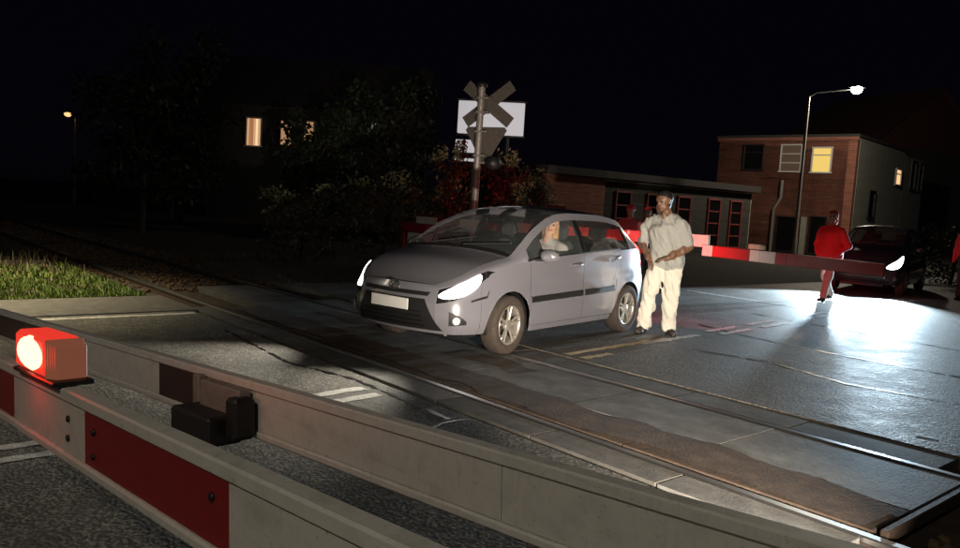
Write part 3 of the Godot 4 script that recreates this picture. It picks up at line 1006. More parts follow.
func make_car(called: String, label: String, where: Transform3D, paint: Material, opt: Dictionary) -> Node3D:
	var car := thing(called, label, "car", where)
	var g := 0.0022
	# doors, fenders, quarters on both sides
	for side in [-1.0, 1.0]:
		var st := st_new()
		patch(st, 0.36, 1.13 - g, 0.0, 1.0, 26, 14, side)
		patch(st, 0.36, 0.86, 1.0, 2.0, 14, 4, side)
		patch(st, 0.86, 1.10, 1.0, 1.35, 8, 3, side)
		obj("fender", st, paint, car)
		for d in [[1.13 + g, 2.20 - g, "door"], [2.20 + g, 3.10 - g, "door"]]:
			st = st_new()
			patch(st, d[0], d[1], 0.085, 1.0, 28, 14, side)
			patch(st, d[0], d[1], 1.0, 1.05, 28, 1, side)
			var door := obj(d[2], st, paint, car)
			st = st_new()
			var mid: float = (d[0] + d[1]) * 0.5
			patch(st, d[0] + 0.02, d[1] - (0.02 if mid < 2 else 0.12), 0.43, 0.485, 16, 2, side, 0.011)
			patch(st, d[0] + 0.02, d[1] - (0.02 if mid < 2 else 0.12), 0.485, 0.50, 16, 1, side, 0.004)
			patch(st, d[0] + 0.02, d[1] - (0.02 if mid < 2 else 0.12), 0.415, 0.43, 16, 1, side, 0.004)
			obj("side_moulding", st, M.black, door)
			st = st_new()
			var hs: float = d[1] - 0.16
			tube(st, [skin_off(hs - 0.11, 0.865, side, 0.012), skin_off(hs - 0.08, 0.868, side, 0.034), skin_off(hs + 0.06, 0.872, side, 0.034), skin_off(hs + 0.09, 0.874, side, 0.012)], [0.014, 0.017, 0.017, 0.014], 8)
			obj("door_handle", st, paint, door)
		st = st_new()
		patch(st, 1.13, 3.10, 0.0, 0.08, 30, 2, side)
		obj("sill", st, paint, car)
		st = st_new()
		patch(st, 3.10 + g, 3.95, 0.0, 1.0, 26, 14, side)
		patch(st, 3.34, 3.95, 1.0, 2.0, 20, 8, side)
		obj("quarter_panel", st, paint, car)
		# roof rail and A pillar above the side glass
		st = st_new()
		var lowband := func(s: float) -> float:
			return 1.0 + (1.0 - clampf(0.075 / maxf(car_row(s)[3] - car_row(s)[0], 0.02), 0, 0.65))
		patch(st, 1.10, 3.34, lowband, 2.0, 40, 4, side)
		patch(st, 0.86, 1.10, 1.35, 2.0, 6, 3, side)
		obj("roof_rail", st, paint, car)
		# pillars behind the glass edge
		st = st_new()
		patch(st, 2.13, 2.27, 1.04, lowband, 4, 6, side, -0.006)
		patch(st, 1.36, 1.385, 1.04, lowband, 2, 4, side, -0.004)
		patch(st, 3.27, 3.36, 1.0, lowband, 4, 6, side, -0.006)
		patch(st, 1.08, 1.30, 1.02, func(s): return 1.12 + 0.0 * s, 4, 2, side, 0.003)
		obj("window_pillar", st, M.black_gloss, car)
		for w in [[1.11, 2.17], [2.235, 3.31]]:
			st = st_new()
			patch(st, w[0], w[1], 1.04, lowband, 24, 6, side, -0.003)
			obj("side_window", st, M.glass if w[0] < 2 else M.glass_dark, car)
		# window rubber strip
		st = st_new()
		patch(st, 1.11, 3.3, 1.035, 1.065, 30, 1, side, 0.003)
		obj("window_strip", st, M.black, car)
		# mirror
		st = st_new()
		ellipsoid(st, Transform3D(Basis(Vector3.UP, 0.15 * side), Vector3(1.975 - 1.27, 1.005, side * 0.945)), Vector3(0.085, 0.072, 0.115), 16, 8)
		var mi := obj("mirror", st, paint, car)
		st = st_new()
		bar(st, Vector3(1.975 - 1.24, 0.955, side * 0.79), Vector3(1.975 - 1.26, 0.965, side * 0.90), 0.06, 0.03, 0.008)
		obj("mirror_arm", st, M.black, mi)
		# wheel arch liner
		for axs in [0.80, 3.31]:
			st = st_new()
			st.set_smooth_group(1)
			for k in 16:
				var t0 := PI * (k - 1.0) / 14.0
				var t1 := PI * k / 14.0
				var zo: float = side * 0.80
				var zi: float = side * 0.50
				var c := Vector3(1.975 - axs, 0.30, 0)
				quad(st, c + Vector3(cos(t0) * 0.344, sin(t0) * 0.344, zo), c + Vector3(cos(t1) * 0.344, sin(t1) * 0.344, zo), c + Vector3(cos(t1) * 0.344, sin(t1) * 0.344, zi), c + Vector3(cos(t0) * 0.344, sin(t0) * 0.344, zi))
			box(st, Transform3D(Basis(), Vector3(1.975 - axs, 0.40, side * 0.49)), Vector3(0.70, 0.50, 0.02))
			obj("wheel_arch", st, M.black, car)
			make_wheel(car, Vector3(1.975 - axs, 0.30, side * 0.742), side, opt.get("steer", 0.0) if axs < 1 else 0.0)
		# headlight on the corner
		var lo := func(s: float) -> float: return lerpf(0.69, 0.91, smoothstep(0.02, 0.5, s))
		var hi := func(s: float) -> float: return lerpf(0.99, 1.04, smoothstep(0.0, 0.3, s)) if s < 0.42 else lerpf(1.04, 0.93, (s - 0.42) / 0.12)
		st = st_new()
		patch(st, 0.006, 0.42, lo, hi, 16, 8, side, 0.005)
		var hl := obj("headlight", st, M.black_gloss, car)
		st = st_new()
		var ov: float = opt.get("oval", 1.0)
		var sc0 := 0.185 + 0.175 * (ov - 1.0)
		var half := func(s: float) -> float: return ov * sqrt(maxf(0.0, 1.0 - pow((s - sc0) / (0.175 * ov), 2)))
		var mid_t := func(s: float) -> float: return lerpf(0.85, 0.945, (s - 0.012) / 0.34)
		patch(st, 0.012, sc0 + 0.1735 * ov, func(s): return mid_t.call(s) - 0.155 * half.call(s), func(s): return mid_t.call(s) + 0.135 * half.call(s), 20, 8, side, 0.012)
		obj("headlight_reflector", st, opt.lens, hl)
		st = st_new()
		patch(st, 0.423, 0.55, lo, hi, 8, 6, side, 0.006)
		obj("turn_lens", st, M.black_gloss, hl)
		# the nose corner between bumper and fender
		st = st_new()
		patch(st, 0.0, 0.36 - g, 0.0, 2.0, 18, 22, side)
		obj("bumper_corner", st, paint, car)
		# fog lamp in its dark pocket
		st = st_new()
		patch(st, 0.06, 0.20, func(s): return 0.20 + 0.0 * s, func(s): return lerpf(0.50, 0.26, (s - 0.06) / 0.14), 6, 4, side, 0.004)
		var fp := obj("fog_lamp_pocket", st, M.black, car)
		st = st_new()
		var fpt := skin_off(0.105, 0.30, side, 0.006)
		lathe(st, at(fpt, Vector3(0, 1, 0), Vector3(0.72, 0, 0.69 * side)), [Vector2(0.045, 0.0), Vector2(0.043, 0.014), Vector2(0.032, 0.016), Vector2(0.001, 0.012)], 16)
		obj("fog_lamp", st, mat(0.25, 0.25, 0.25, 0.35, 0.4), fp)
		# bumper crease line
		st = st_new()
		patch(st, 0.24, 0.46, 0.585, 0.62, 8, 1, side, 0.004)
		obj("bumper_groove", st, M.black, car)
		# tail lamp
		st = st_new()
		patch(st, 3.62, 3.945, func(s): return lerpf(0.86, 0.70, (s - 3.62) / 0.32), func(s): return lerpf(1.30, 1.85, smoothstep(3.62, 3.8, s)), 12, 10, side, 0.006)
		obj("tail_light", st, opt.tail, car)
	# nose and tail
	var st := st_new()
	st.set_smooth_group(1)
	for f in [true, false]:
		for i in 24:
			for j in 16:
				var t0 := 2.0 * i / 24.0
				var t1 := 2.0 * (i + 1) / 24.0
				var c0 := -1.0 + 2.0 * j / 16.0
				var c1 := -1.0 + 2.0 * (j + 1) / 16.0
				quad(st, cap_point(t0, c0, f), cap_point(t0, c1, f), cap_point(t1, c1, f), cap_point(t1, c0, f))
	for j in 16:   # close the top edge of the nose to the bonnet
		var c0 := -1.0 + 2.0 * j / 16.0
		var c1 := -1.0 + 2.0 * (j + 1) / 16.0
		for f in [true, false]:
			var p0 := cap_point(2.0, c0, f)
			var p1 := cap_point(2.0, c1, f)
			var s := 0.0 if f else 3.95
			quad(st, p0, p1, skin(s, 2.0 + (1 - absf(c1)), signf(c1) if c1 != 0 else 1.0), skin(s, 2.0 + (1 - absf(c0)), signf(c0) if c0 != 0 else 1.0))
	obj("bumper", st, paint, car)
	st = st_new()
	for side in [-1.0, 1.0]:
		patch(st, 0.0, 0.845, 2.0, 3.0, 24, 10, side)
	obj("bonnet", st, paint, car)
	st = st_new()
	for side in [-1.0, 1.0]:
		patch(st, 1.80, 3.44, 2.0, 3.0, 24, 10, side)
		patch(st, 3.80, 3.95, 2.0, 3.0, 6, 10, side)
		patch(st, 3.44, 3.80, 2.0, 2.12, 8, 2, side)
	obj("roof", st, paint, car)
	st = st_new()
	for side in [-1.0, 1.0]:
		patch(st, 0.862, 1.79, 2.02, 3.0, 20, 10, side, -0.002)
	obj("windscreen", st, M.glass, car)
	st = st_new()
	for side in [-1.0, 1.0]:
		patch(st, 3.45, 3.79, 2.13, 3.0, 10, 10, side, -0.002)
	obj("rear_window", st, M.glass_dark, car)
	st = st_new()
	for side in [-1.0, 1.0]:
		patch(st, 0.84, 0.90, 2.0, 3.0, 3, 10, side, 0.004)
	obj("cowl", st, M.black, car)
	for q in [[0.35, -0.15], [-0.1, -0.62]]:
		st = st_new()
		bar(st, skin(0.88, 3.0 - absf(q[0]) / 0.7, signf(q[0])) + Vector3(0, 0.02, 0), skin(1.02, 3.0 - absf(q[1]) / 0.7, signf(q[1])) + Vector3(0, 0.022, 0), 0.02, 0.016)
		obj("wiper", st, M.black, car)
	# grille
	st = st_new()
	cap_patch(st, 0.265, 0.565, 0.565, 0.40, true, 0.006)
	var gr := obj("lower_grille", st, M.black, car)
	for k in 4:
		st = st_new()
		cap_patch(st, 0.30 + k * 0.045, 0.312 + k * 0.045, 0.40 - k * 0.01, 0.40 - k * 0.01, true, 0.014, 12, 1)
		obj("grille_slat", st, M.black_gloss, gr)
	st = st_new()
	cap_patch(st, 0.595, 0.632, 0.42, 0.44, true, 0.006, 14, 2)
	obj("upper_grille", st, M.black, car)
	# blank white number plate
	st = st_new()
	var np := nose_at(0.50, 0, true)
	box(st, Transform3D(Basis(), np + Vector3(0.018, 0, 0)), Vector3(0.012, 0.11, 0.50), 0.004)
	obj("number_plate", st, M.plate, car)
	# oval badge on the bonnet edge
	st = st_new()
	var bp := nose_at(0.665, 0, true) + Vector3(0.012, 0, 0)
	for q in [[0.062, 0.042, 0.0, 0.0], [0.022, 0.038, 0.0, -0.003], [0.046, 0.016, 0.014, 0.0]]:
		var ring := []
		for k in 21:
			var t := TAU * k / 20.0
			ring.append(bp + Vector3(-0.3 * (sin(t) * q[1] + q[2]), sin(t) * q[1] + q[2], cos(t) * q[0]))
		tube(st, ring, [0.006], 6)
	obj("badge", st, M.chrome, car)
	# underbody, floor, dashboard, seats, steering wheel
	st = st_new()
	box(st, Transform3D(Basis(), Vector3(0, 0.22, 0)), Vector3(3.5, 0.1, 0.95), 0.02)
	box(st, Transform3D(Basis(), Vector3(-0.08, 0.24, 0)), Vector3(1.75, 0.05, 1.5), 0.02)
	obj("underbody", st, M.black, car)
	st = st_new()
	box(st, Transform3D(Basis(), Vector3(0.85, 0.86, 0)), Vector3(0.42, 0.20, 1.42), 0.05)
	box(st, Transform3D(Basis(), Vector3(1.15, 0.62, 0)), Vector3(0.3, 0.5, 1.0), 0.05)
	obj("dashboard", st, M.seat, car)
	for q in [[0.0, -0.36], [0.0, 0.36], [-0.92, -0.36], [-0.92, 0.36]]:
		st = st_new()
		box(st, Transform3D(Basis(Vector3(0, 0, 1), 0.12), Vector3(q[0] + 0.06, 0.47, q[1])), Vector3(0.5, 0.17, 0.48), 0.05)
		box(st, Transform3D(Basis(Vector3(0, 0, 1), 0.27), Vector3(q[0] - 0.25, 0.82, q[1])), Vector3(0.14, 0.64, 0.46), 0.05)
		box(st, Transform3D(Basis(Vector3(0, 0, 1), 0.22), Vector3(q[0] - 0.36, 1.22, q[1])), Vector3(0.09, 0.17, 0.25), 0.035)
		obj("seat", st, M.seat, car)
	st = st_new()
	var sc := Vector3(0.48, 0.90, -0.36)
	var sring := []
	for k in 25:
		var t := TAU * k / 24.0
		sring.append(sc + Vector3(-0.5 * sin(t) * 0.18, 0.86 * sin(t) * 0.18, cos(t) * 0.18))
	tube(st, sring, [0.014], 8)
	bar(st, sc, sc + Vector3(0.25, -0.12, 0), 0.05, 0.05)
	bar(st, sc - Vector3(0, 0, 0.17), sc + Vector3(0, 0, 0.17), 0.04, 0.02)
	obj("steering_wheel", st, M.black, car)
	st = st_new()
	box(st, Transform3D(Basis(Vector3.UP, 0.25), Vector3(0.42, 1.33, 0.0)), Vector3(0.03, 0.065, 0.22), 0.02)
	obj("rear_view_mirror", st, M.chrome if opt.get("bright_mirror", false) else M.black, car)
	# lamps' own light
	for side in [-1.0, 1.0]:
		var hp := skin(0.10, 0.86, side) + Vector3(0.06, 0.0, 0.03 * side)
		var hd: Vector3 = opt.get("beam", Vector3(1, -0.09, 0))
		if opt.get("head", 0.0) > 0:
			spot("headlight_light", hp, hd, opt.get("tint", Color(1.0, 0.97, 0.90)), opt.head, opt.get("cone", 34.0), 0.8, car, 0.06)
		if opt.get("tail_power", 0.0) > 0:
			spot("tail_light_light", skin(3.90, 0.98, side) + Vector3(-0.10, 0, 0.03 * side), Vector3(-1, -0.02, 0), Color(1.0, 0.06, 0.04), opt.tail_power, 75.0, 0.5, car, 0.08)
			spot("tail_light_beam", skin(3.90, 0.98, side) + Vector3(-0.10, 0, 0.03 * side), Vector3(-1, -0.055, -0.12), Color(1.0, 0.15, 0.12), opt.tail_power * 10.0, 9.5, 0.8, car, 0.08)
	return car

# ---------------------------------------------------------------- people
func bone_dist(p: Vector3, b: Array) -> float:
	var a: Vector3 = b[0]
	var ab: Vector3 = b[1] - a
	var l := ab.length_squared()
	var t := 0.0 if l < 1e-9 else clampf((p - a).dot(ab) / l, 0, 1)
	return (p - a - ab * t).length() - lerpf(b[2], b[3], t)

# joins tapered capsules with a smooth minimum and meshes the field as surface nets; faces are sorted by the class of the nearest bone
func net(bones: Array, cell: float, k: float, fold: float, out: Dictionary) -> void:
	var lo := Vector3.INF
	var hi := -Vector3.INF
	for b in bones:
		var r: float = maxf(b[2], b[3]) + cell * 3
		for e in [b[0], b[1]]:
			lo = lo.min(e - Vector3.ONE * r)
			hi = hi.max(e + Vector3.ONE * r)
	var nx := int((hi.x - lo.x) / cell) + 2
	var ny := int((hi.y - lo.y) / cell) + 2
	var nz := int((hi.z - lo.z) / cell) + 2
	var f := PackedFloat32Array()
	f.resize(nx * ny * nz)
	f.fill(1.0)
	var fn := noise(8, 5.0, FastNoiseLite.TYPE_SIMPLEX, 2)
	var B := 7
	for bx in range(0, nx, B):
		for by in range(0, ny, B):
			for bz in range(0, nz, B):
				var c := lo + Vector3(bx + B * 0.5, by + B * 0.5, bz + B * 0.5) * cell
				var near := []
				for b in bones:
					if bone_dist(c, b) < B * cell * 0.9 + k + 0.02: near.append(b)
				if near.is_empty(): continue
				for x in range(bx, mini(bx + B, nx)):
					for y in range(by, mini(by + B, ny)):
						for z in range(bz, mini(bz + B, nz)):
							var p := lo + Vector3(x, y, z) * cell
							var d := 1.0
							for b in near:
								var e := bone_dist(p, b)
								if d > 0.9: d = e
								else:
									var h := maxf(k - absf(d - e), 0.0) / k
									d = minf(d, e) - h * h * k * 0.25
							if fold > 0.0 and absf(d) < 0.05:
								d += fold * fn.get_noise_3d(p.x * 1.5 + p.y * 0.4, p.y * 0.75 + p.x * 0.6, p.z * 1.5)
							f[(x * ny + y) * nz + z] = d
	var ids := {}
	var verts := []
	var cls := []
	for x in nx - 1:
		for y in ny - 1:
			for z in nz - 1:
				var i0 := (x * ny + y) * nz + z
				var v0 := f[i0]
				if v0 > cell * 3 or v0 < -cell * 3: continue
				var vals := [v0, f[i0 + ny * nz], f[i0 + nz], f[i0 + ny * nz + nz], f[i0 + 1], f[i0 + ny * nz + 1], f[i0 + nz + 1], f[i0 + ny * nz + nz + 1]]
				var neg := 0
				for q in vals:
					if q < 0.0: neg += 1
				if neg == 0 or neg == 8: continue
				var s := Vector3.ZERO
				var n := 0
				for e in [[0, 1], [2, 3], [4, 5], [6, 7], [0, 2], [1, 3], [4, 6], [5, 7], [0, 4], [1, 5], [2, 6], [3, 7]]:
					var va: float = vals[e[0]]
					var vb: float = vals[e[1]]
					if (va < 0) != (vb < 0):
						var t := va / (va - vb)
						var pa := Vector3(e[0] & 1, (e[0] >> 1) & 1, (e[0] >> 2) & 1)
						var pb := Vector3(e[1] & 1, (e[1] >> 1) & 1, (e[1] >> 2) & 1)
						s += pa.lerp(pb, t)
						n += 1
				var p := lo + (Vector3(x, y, z) + s / n) * cell
				ids[i0] = verts.size()
				verts.append(p)
				var best := 9.0
				var bc := 0
				for b in bones:
					var d := bone_dist(p, b)
					if d < best:
						best = d
						bc = b[4]
				cls.append(bc)
	var steps := [ny * nz, nz, 1]
	for key in ids:
		var i0: int = key
		for ax in 3:
			var j: int = i0 + steps[ax]
			if j >= f.size() or (f[i0] < 0) == (f[j] < 0): continue
			var u: int = steps[(ax + 1) % 3]
			var w: int = steps[(ax + 2) % 3]
			if not (ids.has(i0 - u) and ids.has(i0 - w) and ids.has(i0 - u - w)): continue
			var q := [ids[i0], ids[i0 - u], ids[i0 - u - w], ids[i0 - w]]
			if f[i0] < 0: q.reverse()
			var c: int = cls[q[0]]
			for m in [1, 2]:
				if cls[q[m]] == cls[q[m + 1]]: c = cls[q[m]]
			if not out.has(c):
				out[c] = st_new()
				out[c].set_smooth_group(1)
			quad(out[c], verts[q[0]], verts[q[1]], verts[q[2]], verts[q[3]])

func hand_bones(wrist: Vector3, dir: Vector3, palm_n: Vector3, thumb_side: Vector3, curl: float) -> Array:
	var out := []
	var d := dir.normalized()
	var s := thumb_side.normalized()
	var pn := palm_n.normalized()
	out.append([wrist, wrist + d * 0.05, 0.027, 0.03, 0])
	for i in 4:
		var root := wrist + d * 0.085 + s * (0.030 - i * 0.020)
		out.append([wrist + d * 0.03 + s * (0.012 - i * 0.010), root, 0.016, 0.013, 0])
		var l: float = [0.072, 0.080, 0.074, 0.058][i]
		var d1 := d.rotated(pn.cross(d).normalized(), curl * 0.5)
		var d2 := d.rotated(pn.cross(d).normalized(), curl * 1.3)
		var k := root + d1 * l * 0.5
		out.append([root, k, 0.0105, 0.0095, 0])
		out.append([k, k + d2 * l * 0.5, 0.0095, 0.008, 0])
	var tr := wrist + d * 0.03 + s * 0.028
	var td := (d + s * 0.7 + pn * 0.3).normalized()
	out.append([tr, tr + td * 0.04, 0.014, 0.0115, 0])
	out.append([tr + td * 0.04, tr + td * 0.04 + (td + d * 0.5).normalized() * 0.032, 0.0115, 0.009, 0])
	return out

# pose: joints in the person's own axes, x to the person's left, y up, z forward
func make_person(called: String, label: String, where: Transform3D, ps: Dictionary, cols: Dictionary, cell: float, hcell: float, group := "") -> Node3D:
	var root := thing(called, label, "person", where, group)
	var B := []
	var hip: Vector3 = Vector3(0, 0.95, 0) + ps.get("hip", Vector3.ZERO)
	var chest: Vector3 = hip + ps.get("spine", Vector3(0, 0.36, 0.0))
	var neck: Vector3 = chest + ps.get("neck", Vector3(0, 0.20, -0.01))
	var fat: float = ps.get("fat", 1.0)
	var up: Vector3 = (chest - hip).normalized()
	var sx: Vector3 = ps.get("side", Vector3(1, 0, 0))
	var hx: Vector3 = ps.get("hip_side", Vector3(1, 0, 0))
	var fwd: Vector3 = sx.cross(up).normalized()
	# torso
	B.append([hip + hx * 0.075 + up * 0.10, chest + sx * 0.085, 0.125 * fat, 0.128 * fat, 1])
	B.append([hip - hx * 0.075 + up * 0.10, chest - sx * 0.085, 0.125 * fat, 0.128 * fat, 1])
	B.append([hip + up * 0.12 + fwd * 0.05 * fat, chest + fwd * 0.03, 0.12 * fat, 0.13 * fat, 1])
	if ps.get("untucked", false):
		B.append([hip + hx * 0.07 - up * 0.005, hip + hx * 0.07 + up * 0.1, 0.150 * fat, 0.136 * fat, 1])
		B.append([hip - hx * 0.07 - up * 0.005, hip - hx * 0.07 + up * 0.1, 0.150 * fat, 0.136 * fat, 1])
	if ps.get("long_jacket", false):
		B.append([hip + hx * 0.08 - up * 0.04, hip + hx * 0.08 + up * 0.1, 0.145 * fat, 0.14 * fat, 1])
		B.append([hip - hx * 0.08 - up * 0.04, hip - hx * 0.08 + up * 0.1, 0.145 * fat, 0.14 * fat, 1])
	B.append([hip + hx * 0.075, hip - hx * 0.075, 0.132 * fat, 0.132 * fat, 2])
	B.append([chest + up * 0.10 + sx * 0.15, chest + up * 0.10 - sx * 0.15, 0.078, 0.078, 1])
	B.append([chest + up * 0.12 + sx * 0.09, neck - up * 0.035, 0.07, 0.052, 1])
	B.append([chest + up * 0.12 - sx * 0.09, neck - up * 0.035, 0.07, 0.052, 1])
	B.append([neck - up * 0.03, neck + up * 0.05, 0.058, 0.056, 0])
	# legs
	for s in [1, -1]:
		var kn: Vector3 = ps.get("knee_l" if s > 0 else "knee_r", Vector3(0.11 * s, 0.50, 0.02))
		var an: Vector3 = ps.get("ankle_l" if s > 0 else "ankle_r", Vector3(0.12 * s, 0.09, -0.02))
		var to: Vector3 = ps.get("toe_l" if s > 0 else "toe_r", an + Vector3(0.03 * s, -0.05, 0.18))
		var h: Vector3 = hip + hx * 0.09 * s
		var lw: float = ps.get("leg_w", 1.0)
		B.append([h, kn, 0.100 * lw, 0.074 * lw, 2])
		B.append([kn, an + Vector3(0, 0.02, 0), 0.076 * lw, 0.066 * lw, 2])
		B.append([an + Vector3(0, -0.045, -0.03), to, 0.044, 0.036, 3 if s > 0 else 8])
		B.append([an + Vector3(0, -0.02, 0), an + Vector3(0, -0.04, 0.02), 0.048, 0.045, 3 if s > 0 else 8])
	# arms
	var hands := []
	for s in [1, -1]:
		var sh: Vector3 = chest + up * 0.09 + sx * 0.20 * s
		var el: Vector3 = ps.get("elbow_l" if s > 0 else "elbow_r", sh + Vector3(0.06 * s, -0.28, -0.02))
		var wr: Vector3 = ps.get("wrist_l" if s > 0 else "wrist_r", el + Vector3(0.02 * s, -0.25, 0.06))
		if ps.get("long_sleeves", false):
			B.append([sh, el, 0.075, 0.062, 1])
			B.append([el, wr, 0.060, 0.046, 1])
		else:
			var cut: Vector3 = sh.lerp(el, 0.78)
			B.append([sh, cut, 0.074, 0.068, 1])
			B.append([cut, el, 0.049, 0.045, 0])
			B.append([el, wr, 0.045, 0.031, 0])
		if not ps.get("pockets", false):
			var d: Vector3 = (wr - el).normalized()
			var hd: Vector3 = ps.get("hand_l" if s > 0 else "hand_r", d)
			var inward: Vector3 = (-sx * s) if absf(d.dot(sx)) < 0.8 else Vector3(0, -1, 0)
			hands.append(hand_bones(wr, hd, inward, fwd if absf(hd.normalized().dot(fwd)) < 0.9 else Vector3.UP, 0.55))
	var parts := {}
	net(B, cell, 0.035, ps.get("fold", 0.012), parts)
	for i in hands.size():
		for b in hands[i]: b[4] = 9 + i
		net(hands[i], maxf(hcell, 0.0045), 0.006, 0.0, parts)
	# head, turned on the neck
	var hc: Vector3 = neck + up * 0.155 + ps.get("head_off", Vector3.ZERO)
	var hb: Basis = ps.get("head", Basis())
	var L := func(x: float, y: float, z: float) -> Vector3: return hc + hb * Vector3(x, y, z)
	var H := []
	H.append([neck, L.call(0, -0.06, -0.02), 0.056, 0.054, 0])
	H.append([L.call(0.012, 0.03, 0.012), L.call(0.010, 0.035, -0.03), 0.078, 0.078, 0])
	H.append([L.call(-0.012, 0.03, 0.012), L.call(-0.010, 0.035, -0.03), 0.078, 0.078, 0])
	H.append([L.call(0, -0.02, 0.03), L.call(0, -0.055, 0.034), 0.066, 0.056, 0])
	H.append([L.call(0.03, -0.065, 0.035), L.call(-0.03, -0.065, 0.035), 0.038, 0.038, 0])
	H.append([L.call(0, -0.088, 0.062), L.call(0, -0.084, 0.058), 0.028, 0.028, 0])
	H.append([L.call(0, 0.02, 0.092), L.call(0, -0.022, 0.108), 0.010, 0.015, 0])
	H.append([L.call(0.036, 0.030, 0.078), L.call(-0.036, 0.030, 0.078), 0.015, 0.015, 0])
	for s in [1, -1]:
		H.append([L.call(0.084 * s, 0.02, -0.008), L.call(0.082 * s, -0.025, 0.0), 0.014, 0.010, 0])
		H.append([L.call(0.032 * s, 0.012, 0.0845), L.call(0.033 * s, 0.012, 0.0845), 0.0105, 0.0105, 5])
	H.append([L.call(0.019, -0.052, 0.090), L.call(-0.019, -0.052, 0.090), 0.0075, 0.0075, 6])
	var hr: float = ps.get("hair_r", 0.004)
	var hairc := 7 if ps.get("cap", false) else 4
	H.append([L.call(0.012, 0.056, -0.006 + (0.016 if hairc == 7 else 0.0)), L.call(0.010, 0.042, -0.04), 0.077 + hr, 0.078 + hr, hairc])
	H.append([L.call(-0.012, 0.056, -0.006 + (0.016 if hairc == 7 else 0.0)), L.call(-0.010, 0.042, -0.04), 0.077 + hr, 0.078 + hr, hairc])
	H.append([L.call(0.0, 0.0, -0.035), L.call(0.0, -0.03, -0.035), 0.074 + hr, 0.060 + hr, 4])
	if ps.get("long_hair", false):
		H.append([L.call(0.05, 0.0, -0.03), L.call(0.06, -0.14, -0.03), 0.05, 0.04, 4])
		H.append([L.call(-0.05, 0.0, -0.03), L.call(-0.06, -0.14, -0.03), 0.05, 0.04, 4])
	if ps.get("cap", false):
		H.append([L.call(0.03, 0.075, 0.10), L.call(-0.03, 0.075, 0.10), 0.012, 0.012, 7])
		H.append([L.call(0.04, 0.07, 0.135), L.call(-0.04, 0.07, 0.135), 0.010, 0.010, 7])
	if ps.get("hood", false):
		H.append([L.call(0.0, 0.03, -0.05), L.call(0.0, -0.08, -0.07), 0.088, 0.09, 1])
	net(H, hcell, 0.014, 0.0, parts)
	var names := {0: "skin", 1: "shirt", 2: "trousers", 3: "shoe", 4: "hair", 5: "eyes", 6: "lips", 7: "cap", 8: "shoe", 9: "hand", 10: "hand"}
	for c in parts:
		if c == 1 and ps.get("long_jacket", false): names[1] = "jacket"
		obj(names[c], parts[c], cols.get(3 if c == 8 else c, cols[0]), root)
	return root

func facing(p: Vector3, d: Vector3, k := 1.0) -> Transform3D:
	var z := Vector3(d.x, 0, d.z).normalized()
	return Transform3D(Basis(Vector3.UP.cross(z) * k, Vector3.UP * k, z * k), p)

